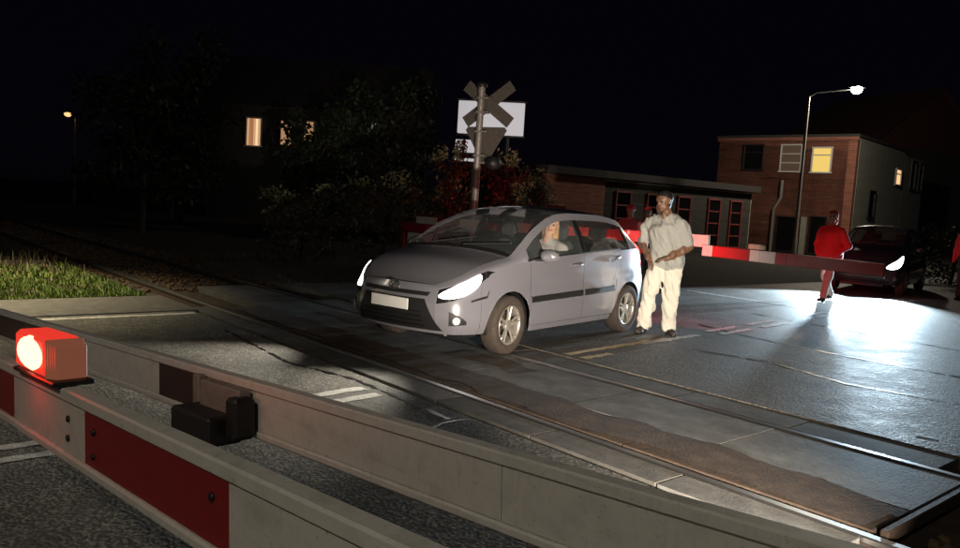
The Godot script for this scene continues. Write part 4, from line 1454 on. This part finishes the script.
func people() -> void:
	var skin_l := mat(0.42, 0.24, 0.16, 0.55)
	var skin_d := mat(0.18, 0.095, 0.057, 0.45)
	var hair := mat(0.012, 0.010, 0.009, 0.6)
	var eyes := mat(0.02, 0.015, 0.012, 0.2)
	var lips := mat(0.22, 0.10, 0.085, 0.5)
	var shirt_n := ground_tex(256, 201, Vector3(0.27, 0.265, 0.24), Vector3(0.35, 0.345, 0.32), Vector3(0.41, 0.40, 0.38), 0.5, 0.08)
	var white_shirt := tri(shirt_n, 0.4, 0.9, 0.2, false)
	var trous := tri(ground_tex(256, 205, Vector3(0.62, 0.58, 0.50), Vector3(0.70, 0.66, 0.57), Vector3(0.74, 0.70, 0.62), 0.5, 0.08), 0.4, 0.9, 0.2, false)
	var red_cloth := mat(0.52, 0.030, 0.035, 0.85)
	var grey_cloth := mat(0.16, 0.14, 0.14, 0.9)
	var dark_cloth := mat(0.03, 0.03, 0.035, 0.9)
	var cream := mat(0.5, 0.45, 0.40, 0.9)
	var shoe := mat(0.03, 0.022, 0.018, 0.6)

	make_person("person", "person in pale shirt and cream trousers standing behind the silver hatchback", facing(Vector3(2.30, 0, -9.80), Vector3(-0.42, 0, 0.9)), {
		"fat": 1.04, "leg_w": 1.24, "fold": 0.03,
		"hip": Vector3(0.035, -0.005, 0.0), "spine": Vector3(-0.045, 0.37, 0.02), "neck": Vector3(0.0, 0.205, 0.03),
		"side": Vector3(0.99, 0.06, 0.10), "hip_side": Vector3(0.99, -0.05, -0.04),
		"knee_l": Vector3(0.12, 0.50, 0.01), "knee_r": Vector3(-0.13, 0.51, 0.09),
		"ankle_l": Vector3(0.12, 0.09, -0.03), "ankle_r": Vector3(-0.17, 0.09, 0.07),
		"toe_l": Vector3(0.21, 0.04, 0.14), "toe_r": Vector3(-0.20, 0.04, 0.25),
		"elbow_l": Vector3(0.29, 1.12, -0.02), "wrist_l": Vector3(0.10, 0.985, 0.20), "hand_l": Vector3(-0.8, -0.3, 0.15),
		"elbow_r": Vector3(-0.30, 1.13, -0.03), "wrist_r": Vector3(-0.16, 0.95, 0.17), "hand_r": Vector3(0.5, -0.65, 0.1),
		"head": Basis(Vector3.UP, -0.5) * Basis(Vector3.RIGHT, 0.18) * Basis(Vector3(0, 0, 1), 0.08), "head_off": Vector3(-0.01, -0.005, 0.02), "untucked": true},
		{0: skin_d, 1: white_shirt, 2: trous, 3: shoe, 4: hair, 5: eyes, 6: lips}, 0.014, 0.006)

	make_person("person", "person in red hooded jacket striding in front of the dark car's headlights", facing(Vector3(6.90, 0.0, -15.45), Vector3(-0.75, 0, 0.55)), {
		"long_jacket": true, "long_sleeves": true, "pockets": true, "hood": true, "fat": 1.18, "leg_w": 1.02,
		"spine": Vector3(0, 0.36, 0.03),
		"knee_l": Vector3(0.10, 0.50, 0.16), "ankle_l": Vector3(0.11, 0.09, 0.30), "toe_l": Vector3(0.12, 0.05, 0.47),
		"knee_r": Vector3(-0.10, 0.50, -0.06), "ankle_r": Vector3(-0.10, 0.11, -0.30), "toe_r": Vector3(-0.11, 0.045, -0.13),
		"elbow_l": Vector3(0.33, 1.12, -0.06), "wrist_l": Vector3(0.20, 0.94, 0.12),
		"elbow_r": Vector3(-0.33, 1.12, -0.06), "wrist_r": Vector3(-0.20, 0.94, 0.12),
		"head": Basis(Vector3.UP, 0.3)},
		{0: skin_l, 1: red_cloth, 2: cream, 3: shoe, 4: red_cloth, 5: eyes, 6: lips}, 0.024, 0.010)

	var onlook := "onlookers beyond the far barrier"
	make_person("person", "person in red cap and reddish top watching from beyond the far barrier", facing(Vector3(2.98, 0.0, -15.9), Vector3(-0.5, 0, 0.85), 0.93), {
		"cap": true, "long_sleeves": true, "pockets": true, "fat": 1.1, "elbow_l": Vector3(0.30, 1.12, 0.0), "wrist_l": Vector3(0.1, 1.05, 0.22), "elbow_r": Vector3(-0.30, 1.12, 0.0), "wrist_r": Vector3(-0.1, 1.05, 0.22)},
		{0: skin_l, 1: mat(0.32, 0.10, 0.10, 0.9), 2: dark_cloth, 3: shoe, 4: hair, 5: eyes, 6: lips, 7: red_cloth}, 0.026, 0.011, onlook)
	make_person("person", "shorter person in red hood between the capped onlooker and the standing man", facing(Vector3(3.36, 0.0, -16.1), Vector3(-0.3, 0, 0.95), 0.94), {
		"hood": true, "long_jacket": true, "long_sleeves": true, "pockets": true, "hip": Vector3(0, -0.05, 0)},
		{0: skin_l, 1: red_cloth, 2: dark_cloth, 3: shoe, 4: red_cloth, 5: eyes, 6: lips}, 0.026, 0.011, onlook)
	make_person("person", "person in grey top half hidden behind the standing man", facing(Vector3(3.38, 0.0, -15.0), Vector3(-0.3, 0, 0.95), 0.97), {
		"long_sleeves": true, "pockets": true},
		{0: skin_l, 1: grey_cloth, 2: dark_cloth, 3: shoe, 4: hair, 5: eyes, 6: lips}, 0.026, 0.011, onlook)
	make_person("person", "person in red top standing beside the dark car's rear door", facing(Vector3(10.86, 0.0, -17.4), Vector3(-0.6, 0, 0.7)), {
		"long_sleeves": true, "pockets": true, "fat": 1.1},
		{0: skin_l, 1: red_cloth, 2: dark_cloth, 3: shoe, 4: hair, 5: eyes, 6: lips}, 0.028, 0.012)

func driver(x: Transform3D) -> void:
	# x: the car's transform; the driver sits in the left front seat, facing the nose
	var seat := x * Transform3D(Basis(Vector3(0, 0, -1), Vector3.UP, Vector3(1, 0, 0)), Vector3(-0.02, -0.36, -0.36))
	make_person("person", "fair haired driver in white top at the wheel of the silver hatchback", seat, {
		"spine": Vector3(0, 0.36, -0.10), "neck": Vector3(0, 0.20, -0.02),
		"knee_l": Vector3(0.14, 0.98, 0.42), "ankle_l": Vector3(0.13, 0.70, 0.66), "toe_l": Vector3(0.13, 0.69, 0.82),
		"knee_r": Vector3(-0.12, 0.98, 0.42), "ankle_r": Vector3(-0.12, 0.70, 0.66), "toe_r": Vector3(-0.12, 0.69, 0.82),
		"elbow_l": Vector3(0.24, 1.14, 0.10), "wrist_l": Vector3(0.16, 1.26, 0.36), "elbow_r": Vector3(-0.26, 1.14, 0.10), "wrist_r": Vector3(-0.16, 1.26, 0.36),
		"head": Basis(Vector3.UP, 0.5), "long_hair": true},
		{0: mat(0.45, 0.27, 0.18, 0.55), 1: mat(0.34, 0.33, 0.32, 0.9), 2: mat(0.03, 0.03, 0.04, 0.9), 3: M.black, 4: mat(0.36, 0.22, 0.09, 0.6), 5: mat(0.02, 0.02, 0.02, 0.3), 6: mat(0.3, 0.12, 0.1, 0.5)}, 0.02, 0.008)

# ---------------------------------------------------------------- buildings
# a facade frame: origin at its foot, x along the wall, z out of it
func wall_frame(a: Vector2, b: Vector2) -> Transform3D:
	var x := Vector3(b.x - a.x, 0, b.y - a.y).normalized()
	return Transform3D(Basis(x, Vector3.UP, x.cross(Vector3.UP)), Vector3(a.x, -0.14, a.y))

func add_window(parent: Node, f: Transform3D, u0: float, u1: float, y0: float, y1: float, pane: Material, frame: Material, bars := 1, called := "window") -> void:
	var c := Vector3((u0 + u1) * 0.5, (y0 + y1) * 0.5, 0)
	var w := u1 - u0
	var h := y1 - y0
	var st := st_new()
	for e in [[0, h * 0.5, w + 0.1, 0.08], [0, -h * 0.5, w + 0.18, 0.08]]:
		box(st, f * Transform3D(Basis(), c + Vector3(e[0], e[1], 0.03)), Vector3(e[2], e[3], 0.12), 0.01)
	for sx in [-1, 1]:
		box(st, f * Transform3D(Basis(), c + Vector3(sx * w * 0.5, 0, 0.03)), Vector3(0.08, h - 0.08, 0.10), 0.01)
	for k in bars:
		box(st, f * Transform3D(Basis(), c + Vector3(0, h * (0.5 - float(k + 1) / (bars + 1) * (0.6 if bars == 1 else 1.0)), 0.02)), Vector3(w - 0.08, 0.06, 0.05), 0.008)
	var win := obj(called, st, frame, parent)
	st = st_new()
	box(st, f * Transform3D(Basis(), c + Vector3(0, 0, 0.012)), Vector3(w - 0.06, h - 0.06, 0.012))
	obj("pane", st, pane, win)

func wall_box(parent: Node, called: String, f: Transform3D, u0: float, u1: float, y0: float, y1: float, thick: float, m: Material) -> MeshInstance3D:
	var st := st_new()
	box(st, f * Transform3D(Basis(), Vector3((u0 + u1) * 0.5, (y0 + y1) * 0.5, -thick * 0.5)), Vector3(u1 - u0, y1 - y0, thick))
	return obj(called, st, m, parent)

func buildings() -> void:
	# two storey brick house with a pale side wall
	var h := thing("brick_house", "two storey red brick house with one lit yellow window beyond the street lamp", "house")
	var fa := wall_frame(Vector2(13.2, -45), Vector2(18.7, -40))
	var fb := wall_frame(Vector2(18.7, -40), Vector2(24.69, -46.59))
	fb.origin += fb.basis.z * 0.002
	wall_box(h, "wall", fa, 0, 7.42, 0, 6.2, 0.35, M.brick)
	var fb2 := fb
	wall_box(h, "wall", fb2, 0.36, 8.8, 0, 6.2, 0.35, M.render_wall)
	wall_box(h, "wall", fb2, 8.83, 13.2, 0, 6.0, 1.2, M.render_wall)
	wall_box(h, "wall", fa, 0, 7.0, 0, 6.15, 9.0, M.dark_wall)
	wall_box(h, "roof", fa, -0.2, 7.5, 6.2, 6.34, 9.2, M.roof)
	wall_box(h, "cornice", Transform3D(fa.basis, fa.origin + fa.basis.z * 0.08), -0.1, 7.5, 6.02, 6.19, 0.07, M.brick)
	add_window(h, fa, 1.5, 2.6, 4.45, 5.8, M.dark_glass, M.dark_door)
	add_window(h, fa, 3.58, 4.68, 4.37, 5.8, M.lit_dim, M.frame_white, 2)
	add_window(h, fa, 5.25, 6.22, 4.35, 5.65, M.lit_yellow, M.frame_white, 1)
	add_window(h, fb, 7.1, 8.1, 4.2, 5.1, M.lit_warm, M.frame_white, 1)
	add_window(h, fb, 10.2, 11.2, 4.1, 5.8, M.dark_glass, M.dark_door)
	add_window(h, fb, 12.0, 12.9, 4.1, 5.8, M.dark_glass, M.dark_door)
	add_window(h, fb, 2.6, 3.6, 2.2, 3.6, M.dark_glass, M.dark_door)
	add_window(h, fa, 3.70, 4.75, 0.1, 1.95, M.dark_glass, M.dark_door, 0, "door")
	add_window(h, fa, 5.45, 6.28, 0.1, 2.05, M.dark_glass, M.dark_door, 0, "door")
	wall_box(h, "pillar", Transform3D(fa.basis, fa.origin + fa.basis.z * 0.18), 5.02, 5.30, 0, 2.0, 0.15, M.render_wall)
	var st := st_new()
	var dp := func(u: float, y: float) -> Vector3: return fa * Vector3(u, y, 0.14)
	tube(st, [dp.call(3.82, 3.9), dp.call(3.82, 2.95), dp.call(3.50, 2.35), dp.call(3.50, 0.0)], [0.09], 8)
	obj("drainpipe", st, M.galv, h)

	# low annex
	var l := thing("low_building", "low pale building with tall narrow red framed openings and a dark flat roof", "building")
	var fl := wall_frame(Vector2(4.85, -32), Vector2(12.91, -38))
	wall_box(l, "wall", fl, 0, 10.05, 0, 2.95, 0.3, M.render_wall)
	wall_box(l, "wall", Transform3D(fl.basis, fl.origin + fl.basis.z * 0.05), -3.2, -0.01, 0, 2.98, 0.3, M.brick)
	wall_box(l, "rear_wall", fl, -3.0, 10.0, 0, 2.9, 6.0, M.dark_wall)
	wall_box(l, "roof", Transform3D(fl.basis, fl.origin + fl.basis.z * 0.35), -3.4, 10.25, 2.99, 3.28, 6.6, M.roof)
	for u in [0.7, 2.6, 4.6, 6.75, 8.4]:
		add_window(l, fl, u, u + 0.85, 0.3, 2.5, M.dark_glass, M.frame_red, 3)
	# house on the left, behind trees
	var g := thing("dark_house", "unlit house with three warm lit upper windows showing between dark trees", "house")
	var fg := wall_frame(Vector2(-16, -45), Vector2(-4, -45))
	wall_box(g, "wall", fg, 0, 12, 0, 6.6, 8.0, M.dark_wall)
	add_window(g, fg, 2.19, 3.04, 4.15, 5.75, M.curtain_lit, M.frame_white, 0)
	add_window(g, fg, 4.13, 4.8, 4.3, 5.72, M.lit_warm_dim, M.frame_red, 1)
	add_window(g, fg, 5.45, 6.05, 4.6, 5.75, M.lit_warm_dim, M.frame_white, 1)
	add_window(g, fg, 9.3, 9.6, 5.5, 5.9, M.lit_cool, M.frame_white, 0)
	for k in 6:
		st = st_new()
		box(st, fg * Transform3D(Basis(Vector3.UP, 0.3 if k % 2 else -0.3), Vector3(2.29 + k * 0.125, 4.95, 0.035)), Vector3(0.128, 1.5, 0.012), 0.004)
		obj("curtain_window", st, [M.curtain_lit, M.curtain_dim, M.curtain_dim, M.curtain_lit, M.curtain_hot, M.curtain_lit][k], g)
	st = st_new()
	for s in [-1, 1]:
		quad(st, fg * Vector3(-0.4, 6.5, -4 + s * 4.5), fg * Vector3(12.4, 6.5, -4 + s * 4.5), fg * Vector3(12.4, 9.8, -4), fg * Vector3(-0.4, 9.8, -4))
	for u in [-0.1, 12.1]:
		st.add_vertex(fg * Vector3(u, 6.5, 0.2)); st.add_vertex(fg * Vector3(u, 6.5, -8.2)); st.add_vertex(fg * Vector3(u, 9.75, -4))
	obj("roof", st, M.roof, g)
	# gabled house behind on the right
	var k := thing("gabled_house", "dark gabled house rising behind the brick house", "house")
	var fk := wall_frame(Vector2(27, -56), Vector2(40, -62))
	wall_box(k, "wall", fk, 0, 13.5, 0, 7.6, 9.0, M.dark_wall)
	st = st_new()
	quad(st, fk * Vector3(-0.4, 7.4, 0.4), fk * Vector3(6.7, 12.2, 0.4), fk * Vector3(6.7, 12.2, -9.4), fk * Vector3(-0.4, 7.4, -9.4))
	quad(st, fk * Vector3(13.9, 7.4, 0.4), fk * Vector3(6.7, 12.2, 0.4), fk * Vector3(6.7, 12.2, -9.4), fk * Vector3(13.9, 7.4, -9.4))
	for z in [0.02, -9.0]:
		st.add_vertex(fk * Vector3(0, 7.6, z)); st.add_vertex(fk * Vector3(13.5, 7.6, z)); st.add_vertex(fk * Vector3(6.7, 12.1, z))
	obj("roof", st, M.roof_red, k)
	# low garden wall and gate panel seen past the car roof
	var gw := thing("garden_wall", "low pale garden wall panel beyond the hedge and the barrier", "wall", Transform3D(Basis(), Vector3(1.35, -0.14, -24)))
	st = st_new()
	box(st, Transform3D(Basis(), Vector3(0.35, 0.82, 0)), Vector3(1.5, 1.64, 0.2), 0.02)
	obj("wall_panel", st, M.render_wall, gw)
	st = st_new()
	box(st, Transform3D(Basis(), Vector3(0.35, 1.69, 0)), Vector3(1.6, 0.1, 0.28), 0.02)
	obj("coping", st, M.brick, gw)

# ---------------------------------------------------------------- plants
func leaves(n: int, centres: Array, size: float, cols: Array) -> ArrayMesh:
	# centres: [centre, radii]
	var v := PackedVector3Array()
	var c := PackedColorArray()
	var nn := PackedVector3Array()
	for i in n:
		var q: Array = centres[rng.randi() % centres.size()]
		var d := Vector3(rng.randfn(), rng.randfn(), rng.randfn()).normalized() * pow(rng.randf(), 0.45)
		var p: Vector3 = q[0] + d * q[1]
		var a := Vector3(rng.randfn(), rng.randfn() - 0.4, rng.randfn()).normalized()
		var b := a.cross(Vector3(rng.randfn(), rng.randfn(), rng.randfn())).normalized()
		var s := size * rng.randf_range(0.6, 1.35)
		var k: Color = cols[rng.randi() % cols.size()]
		var f := rng.randf_range(0.7, 1.3)
		k = Color(k.r * f, k.g * f, k.b * f)
		var nrm := a.cross(b)
		for e in [p, p + a * s * 0.5 + b * s * 0.28, p + a * s, p, p + a * s, p + a * s * 0.5 - b * s * 0.28]:
			v.append(e); c.append(k); nn.append(nrm)
	var arr := []
	arr.resize(Mesh.ARRAY_MAX)
	arr[Mesh.ARRAY_VERTEX] = v; arr[Mesh.ARRAY_COLOR] = c; arr[Mesh.ARRAY_NORMAL] = nn
	var am := ArrayMesh.new()
	am.add_surface_from_arrays(Mesh.PRIMITIVE_TRIANGLES, arr)
	return am

func tree(called: String, label: String, category: String, p: Vector3, h: float, r: float, n: int, size: float, cols: Array, low := 0.35, group := "") -> void:
	rng.seed = int(absf(p.x * 131 + p.z * 17)) + 7
	var t := thing(called, label, category, Transform3D(Basis(), p), group)
	var st := st_new()
	var top := Vector3(rng.randf_range(-0.2, 0.2), h * 0.8, rng.randf_range(-0.2, 0.2))
	var tr := h * 0.022 + 0.02
	tube(st, [Vector3.ZERO, top * 0.3 + Vector3(0.04, 0, 0), top * 0.65, top], [tr, tr * 0.8, tr * 0.5, tr * 0.15], 8)
	var cl := []
	for k in 11:
		var ang := k * 2.4 + rng.randf() * 0.6
		var y := lerpf(h * low, h * 0.95, (k + 0.5) / 11.0)
		var w := r * sqrt(maxf(0.1, 1.0 - pow((y / h - (low + 1) * 0.48) / 0.62, 2)))
		var e := Vector3(cos(ang) * w * 0.62, y, sin(ang) * w * 0.62)
		var y0 := minf(y * 0.7, h * 0.75)
		tube(st, [Vector3(0, y0, 0), e * Vector3(0.5, 1, 0.5) + Vector3(0, (y0 - y) * 0.3, 0), e], [tr * 0.4, tr * 0.25, tr * 0.08], 5)
		cl.append([e, Vector3(w * 0.5, h * 0.12, w * 0.5) * rng.randf_range(0.75, 1.25)])
	obj("trunk", st, M.bark, t)
	var o := MeshInstance3D.new()
	o.name = "crown"
	o.mesh = leaves(n, cl, size, cols)
	o.material_override = M.leaf
	t.add_child(o)

func plants() -> void:
	M.leaf = leaf_mat(1, 1, 1)
	var dark := [Color(0.026, 0.036, 0.015), Color(0.036, 0.044, 0.018), Color(0.022, 0.03, 0.015)]
	var olive := [Color(0.08, 0.085, 0.034), Color(0.15, 0.135, 0.075), Color(0.045, 0.052, 0.02)]
	var beyond := "dark trees beyond the track"
	for q in [["tall dark tree standing in front of the unlit house beside its lit windows", -12.9, -33.0, 8.2, 2.2], ["broad dark tree before the unlit house, its leaves across the smallest lit window", -6.5, -30.0, 4.9, 1.45], ["wide dark tree beside the distant small street lamp", -15.2, -38.0, 8.0, 2.6], ["dark round tree at the end of the verge beyond the grass", -11.4, -26.0, 5.4, 2.2], ["spreading dark tree between the unlit house and the lit roadside sign", -4.2, -34.0, 7.0, 2.3]]:
		tree("tree", q[0], "tree", Vector3(q[1], -0.14, q[2]), q[3], q[4], 2600, 0.24, dark, 0.25, beyond)
	for q in [["low bush with pale dry twigs beside the barrier cabinet", -2.35, -18.6, 2.3, 1.15, 2600], ["leafy bush behind the barrier cabinet, dimly lit", -1.15, -18.0, 2.0, 0.9, 2200], ["upright slim shrub between the barrier cabinet and the sign post", -0.75, -17.2, 3.1, 0.5, 1800], ["dark bush behind the crossing sign, tinged red by the signal", 0.42, -17.4, 2.9, 0.62, 2400], ["rounded dark bush beside the pale garden wall", 1.0, -18.6, 2.5, 0.8, 2200], ["small dark bush at the edge of the far path", -4.2, -18.2, 1.9, 1.1, 2200]]:
		tree("bush", q[0], "bush", Vector3(q[1], -0.14, q[2]), q[3], q[4], q[5], 0.09, olive, 0.12)
	tree("bush", "dark clipped bush behind the dark car with its headlights on", "bush", Vector3(13.6, -0.14, -22.6), 1.9, 1.2, 2400, 0.10, dark, 0.1)
	# bare seed stalk above the verge
	var st := st_new()
	rng.seed = 3
	var f := T(14.2, 2.2, 0.05)
	tube(st, [f, f + Vector3(0.02, 0.25, 0), f + Vector3(0.0, 0.52, 0.02)], [0.006, 0.005, 0.003], 5)
	for k in 9:
		var y := 0.2 + k * 0.035
		tube(st, [f + Vector3(0.01, y, 0), f + Vector3(0.01 + cos(k * 2.4) * 0.05, y + 0.05, sin(k * 2.4) * 0.05)], [0.003, 0.005], 4)
	tag(obj("weed_stalk", st, M.bark), "dry brown weed stalk rising above the grass verge", "weed")

# ---------------------------------------------------------------- lamps
func street_lamp(called: String, label: String, p: Vector3, h: float, reach: Vector3, e: float, color: Color, lens: Material, head := 1.0, cone := 0.0) -> void:
	var l := thing(called, label, "street lamp", Transform3D(Basis(), p))
	var st := st_new()
	tube(st, [Vector3.ZERO, Vector3(0, 1.0, 0), Vector3(0, 1.05, 0), Vector3(0, h, 0)], [0.10, 0.10, 0.075, 0.055], 12)
	obj("pole", st, M.galv, l)
	st = st_new()
	tube(st, [Vector3(0, h - 0.05, 0), Vector3(0, h + 0.1, 0) + reach * 0.15, reach * 0.9 + Vector3(0, h, 0)], [0.05, 0.04, 0.03], 8)
	obj("arm", st, M.black, l)
	var c := reach + Vector3(0, h, 0)
	var d := Vector3(reach.x, 0, reach.z).normalized()
	st = st_new()
	ellipsoid(st, at(c + Vector3(0, 0.10 * head, 0), d), Vector3(0.42, 0.10, 0.18) * head, 18, 8)
	obj("lamp_housing", st, M.black, l)
	st = st_new()
	ellipsoid(st, at(c - Vector3(0, 0.02 * head, 0), d), Vector3(0.24, 0.20, 0.20) * head, 18, 10)
	obj("lamp_bulb", st, lens, l)
	if e > 0 and cone > 0: spot("lamp_light", c - Vector3(0, 0.03, 0), Vector3(0.02, -1, 0.01), color, e, cone, 0.7, l, 0.15)
	elif e > 0: omni("lamp_light", c - Vector3(0, 0.03, 0), color, e, l, 0.15)

func lamps() -> void:
	street_lamp("street_lamp", "tall street lamp shining bright white in front of the red brick house", Vector3(13.6, -0.14, -34), 7.1, Vector3(2.0, 0.42, 0.0), 48.0, Color(1.0, 0.95, 0.85), glow(1.0, 0.98, 0.95, 30.0), 1.0)
	street_lamp("street_lamp", "small distant street lamp with warm light above dark trees", Vector3(-26.2, -0.14, -50), 5.6, Vector3(-0.4, 0.15, 0.2), 0.25, Color(1.0, 0.6, 0.3), glow(1.0, 0.50, 0.20, 1.6), 0.9)
	street_lamp("street_lamp", "street lamp on the near side footway lighting the near barrier", T(-2.6, -5.2, 0), 6.4, T(1.4, 0.6, 0.3), 18.0, Color(1.0, 0.94, 0.83), glow(1.0, 0.9, 0.7, 10.0))
	street_lamp("street_lamp", "street lamp beside the grass verge lighting the grass and the footpath", T(12.6, -0.6, 0), 4.3, T(-0.5, 0.7, 0.25), 85.0, Color(1.0, 0.93, 0.76), glow(1.0, 0.9, 0.7, 10.0), 1.0, 50.0)

# a work lamp on a low tripod beside the near rail shines under the beams at the stopped car
func work_lamp() -> void:
	var p := Vector3(1.7, 0.54, -0.9)
	var aim := (Vector3(0.95, 0.60, -9.6) - p).normalized()
	var t := thing("work_lamp", "yellow work lamp on a low black tripod beside the near rail", "work lamp", Transform3D(Basis(), Vector3(p.x, 0.0, p.z)))
	var h := Vector3(0, p.y, 0)
	for k in 3:
		var d := Vector3(cos(k * TAU / 3 + 0.3), 0, sin(k * TAU / 3 + 0.3)) * 0.26
		var sl := st_new()
		tube(sl, [h - Vector3(0, 0.1, 0), d], [0.012, 0.012], 8)
		obj("leg", sl, M.black, t)
	var f := at(h, aim)
	var st := st_new()
	box(st, f * Transform3D(Basis(), Vector3(-0.05, 0, 0)), Vector3(0.10, 0.16, 0.22), 0.015)
	obj("lamp_housing", st, mat(0.55, 0.36, 0.03, 0.5), t)
	st = st_new()
	box(st, f * Transform3D(Basis(), Vector3(0.003, 0, 0)), Vector3(0.008, 0.13, 0.19))
	obj("lamp_lens", st, glow(1.0, 0.9, 0.75, 12.0), t)
	spot("lamp_light", f * Vector3(0.03, 0, 0), aim, Color(1.0, 0.94, 0.86), 122.0, 20.0, 0.9, t, 0.05)

# ---------------------------------------------------------------- scene
func _ready() -> void:
	camera_and_sky()
	materials()
	M.curtain_lit = glow(1.0, 0.55, 0.26, 0.62)
	M.curtain_dim = glow(1.0, 0.42, 0.20, 0.36)
	M.curtain_hot = glow(1.0, 0.72, 0.42, 1.0)
	M.lit_warm_dim = glow(1.0, 0.55, 0.28, 0.40)
	M.lit_cool = glow(0.8, 0.9, 1.0, 0.25)
	M.plate = mat(0.90, 0.90, 0.88, 0.4)
	ground_and_track()
	verge()
	buildings()
	near_barrier()
	far_barrier()
	crossing_sign()
	roadside_board()
	lamps()
	plants()
	# cars
	var silver := mat(0.335, 0.33, 0.375, 0.24, 0.5)
	silver.clearcoat_enabled = true
	silver.clearcoat = 0.8
	silver.clearcoat_roughness = 0.06
	var dark := mat(0.06, 0.063, 0.07, 0.25, 0.3)
	dark.clearcoat_enabled = true
	dark.clearcoat = 1.0
	dark.clearcoat_roughness = 0.05
	var lens_on := glow(1.0, 0.98, 0.94, 7.0)
	var tail_on := glow(1.0, 0.05, 0.03, 1.6)
	var X := Vector3(-0.615, 0, 0.788)
	var cx := Transform3D(Basis(X, Vector3.UP, X.cross(Vector3.UP)), Vector3(0.40, 0.0, -9.23))
	make_car("parked_hatchback", "silver grey small hatchback with headlights on, stopped across the rails", cx, silver, {"lens": lens_on, "tail": tail_on, "head": 9.0, "tail_power": 1.3, "beam": Vector3(1, -0.10, 0), "steer": 0.06, "bright_mirror": true})
	driver(cx)
	var X2 := Vector3(-0.60, 0, 0.80).normalized()
	make_car("waiting_car", "dark car with dazzling headlights waiting beyond the far barrier", Transform3D(Basis(X2 * 1.06, Vector3.UP * 1.05, X2.cross(Vector3.UP) * 0.97), Vector3(9.82, 0.0, -19.25)), dark, {"lens": glow(0.95, 0.98, 1.0, 9.0), "tail": M.black_gloss, "head": 75.0, "oval": 1.35, "tint": Color(0.82, 0.93, 1.0), "cone": 36.0, "beam": Vector3(1, -0.12, 0.0)})
	work_lamp()
	people()
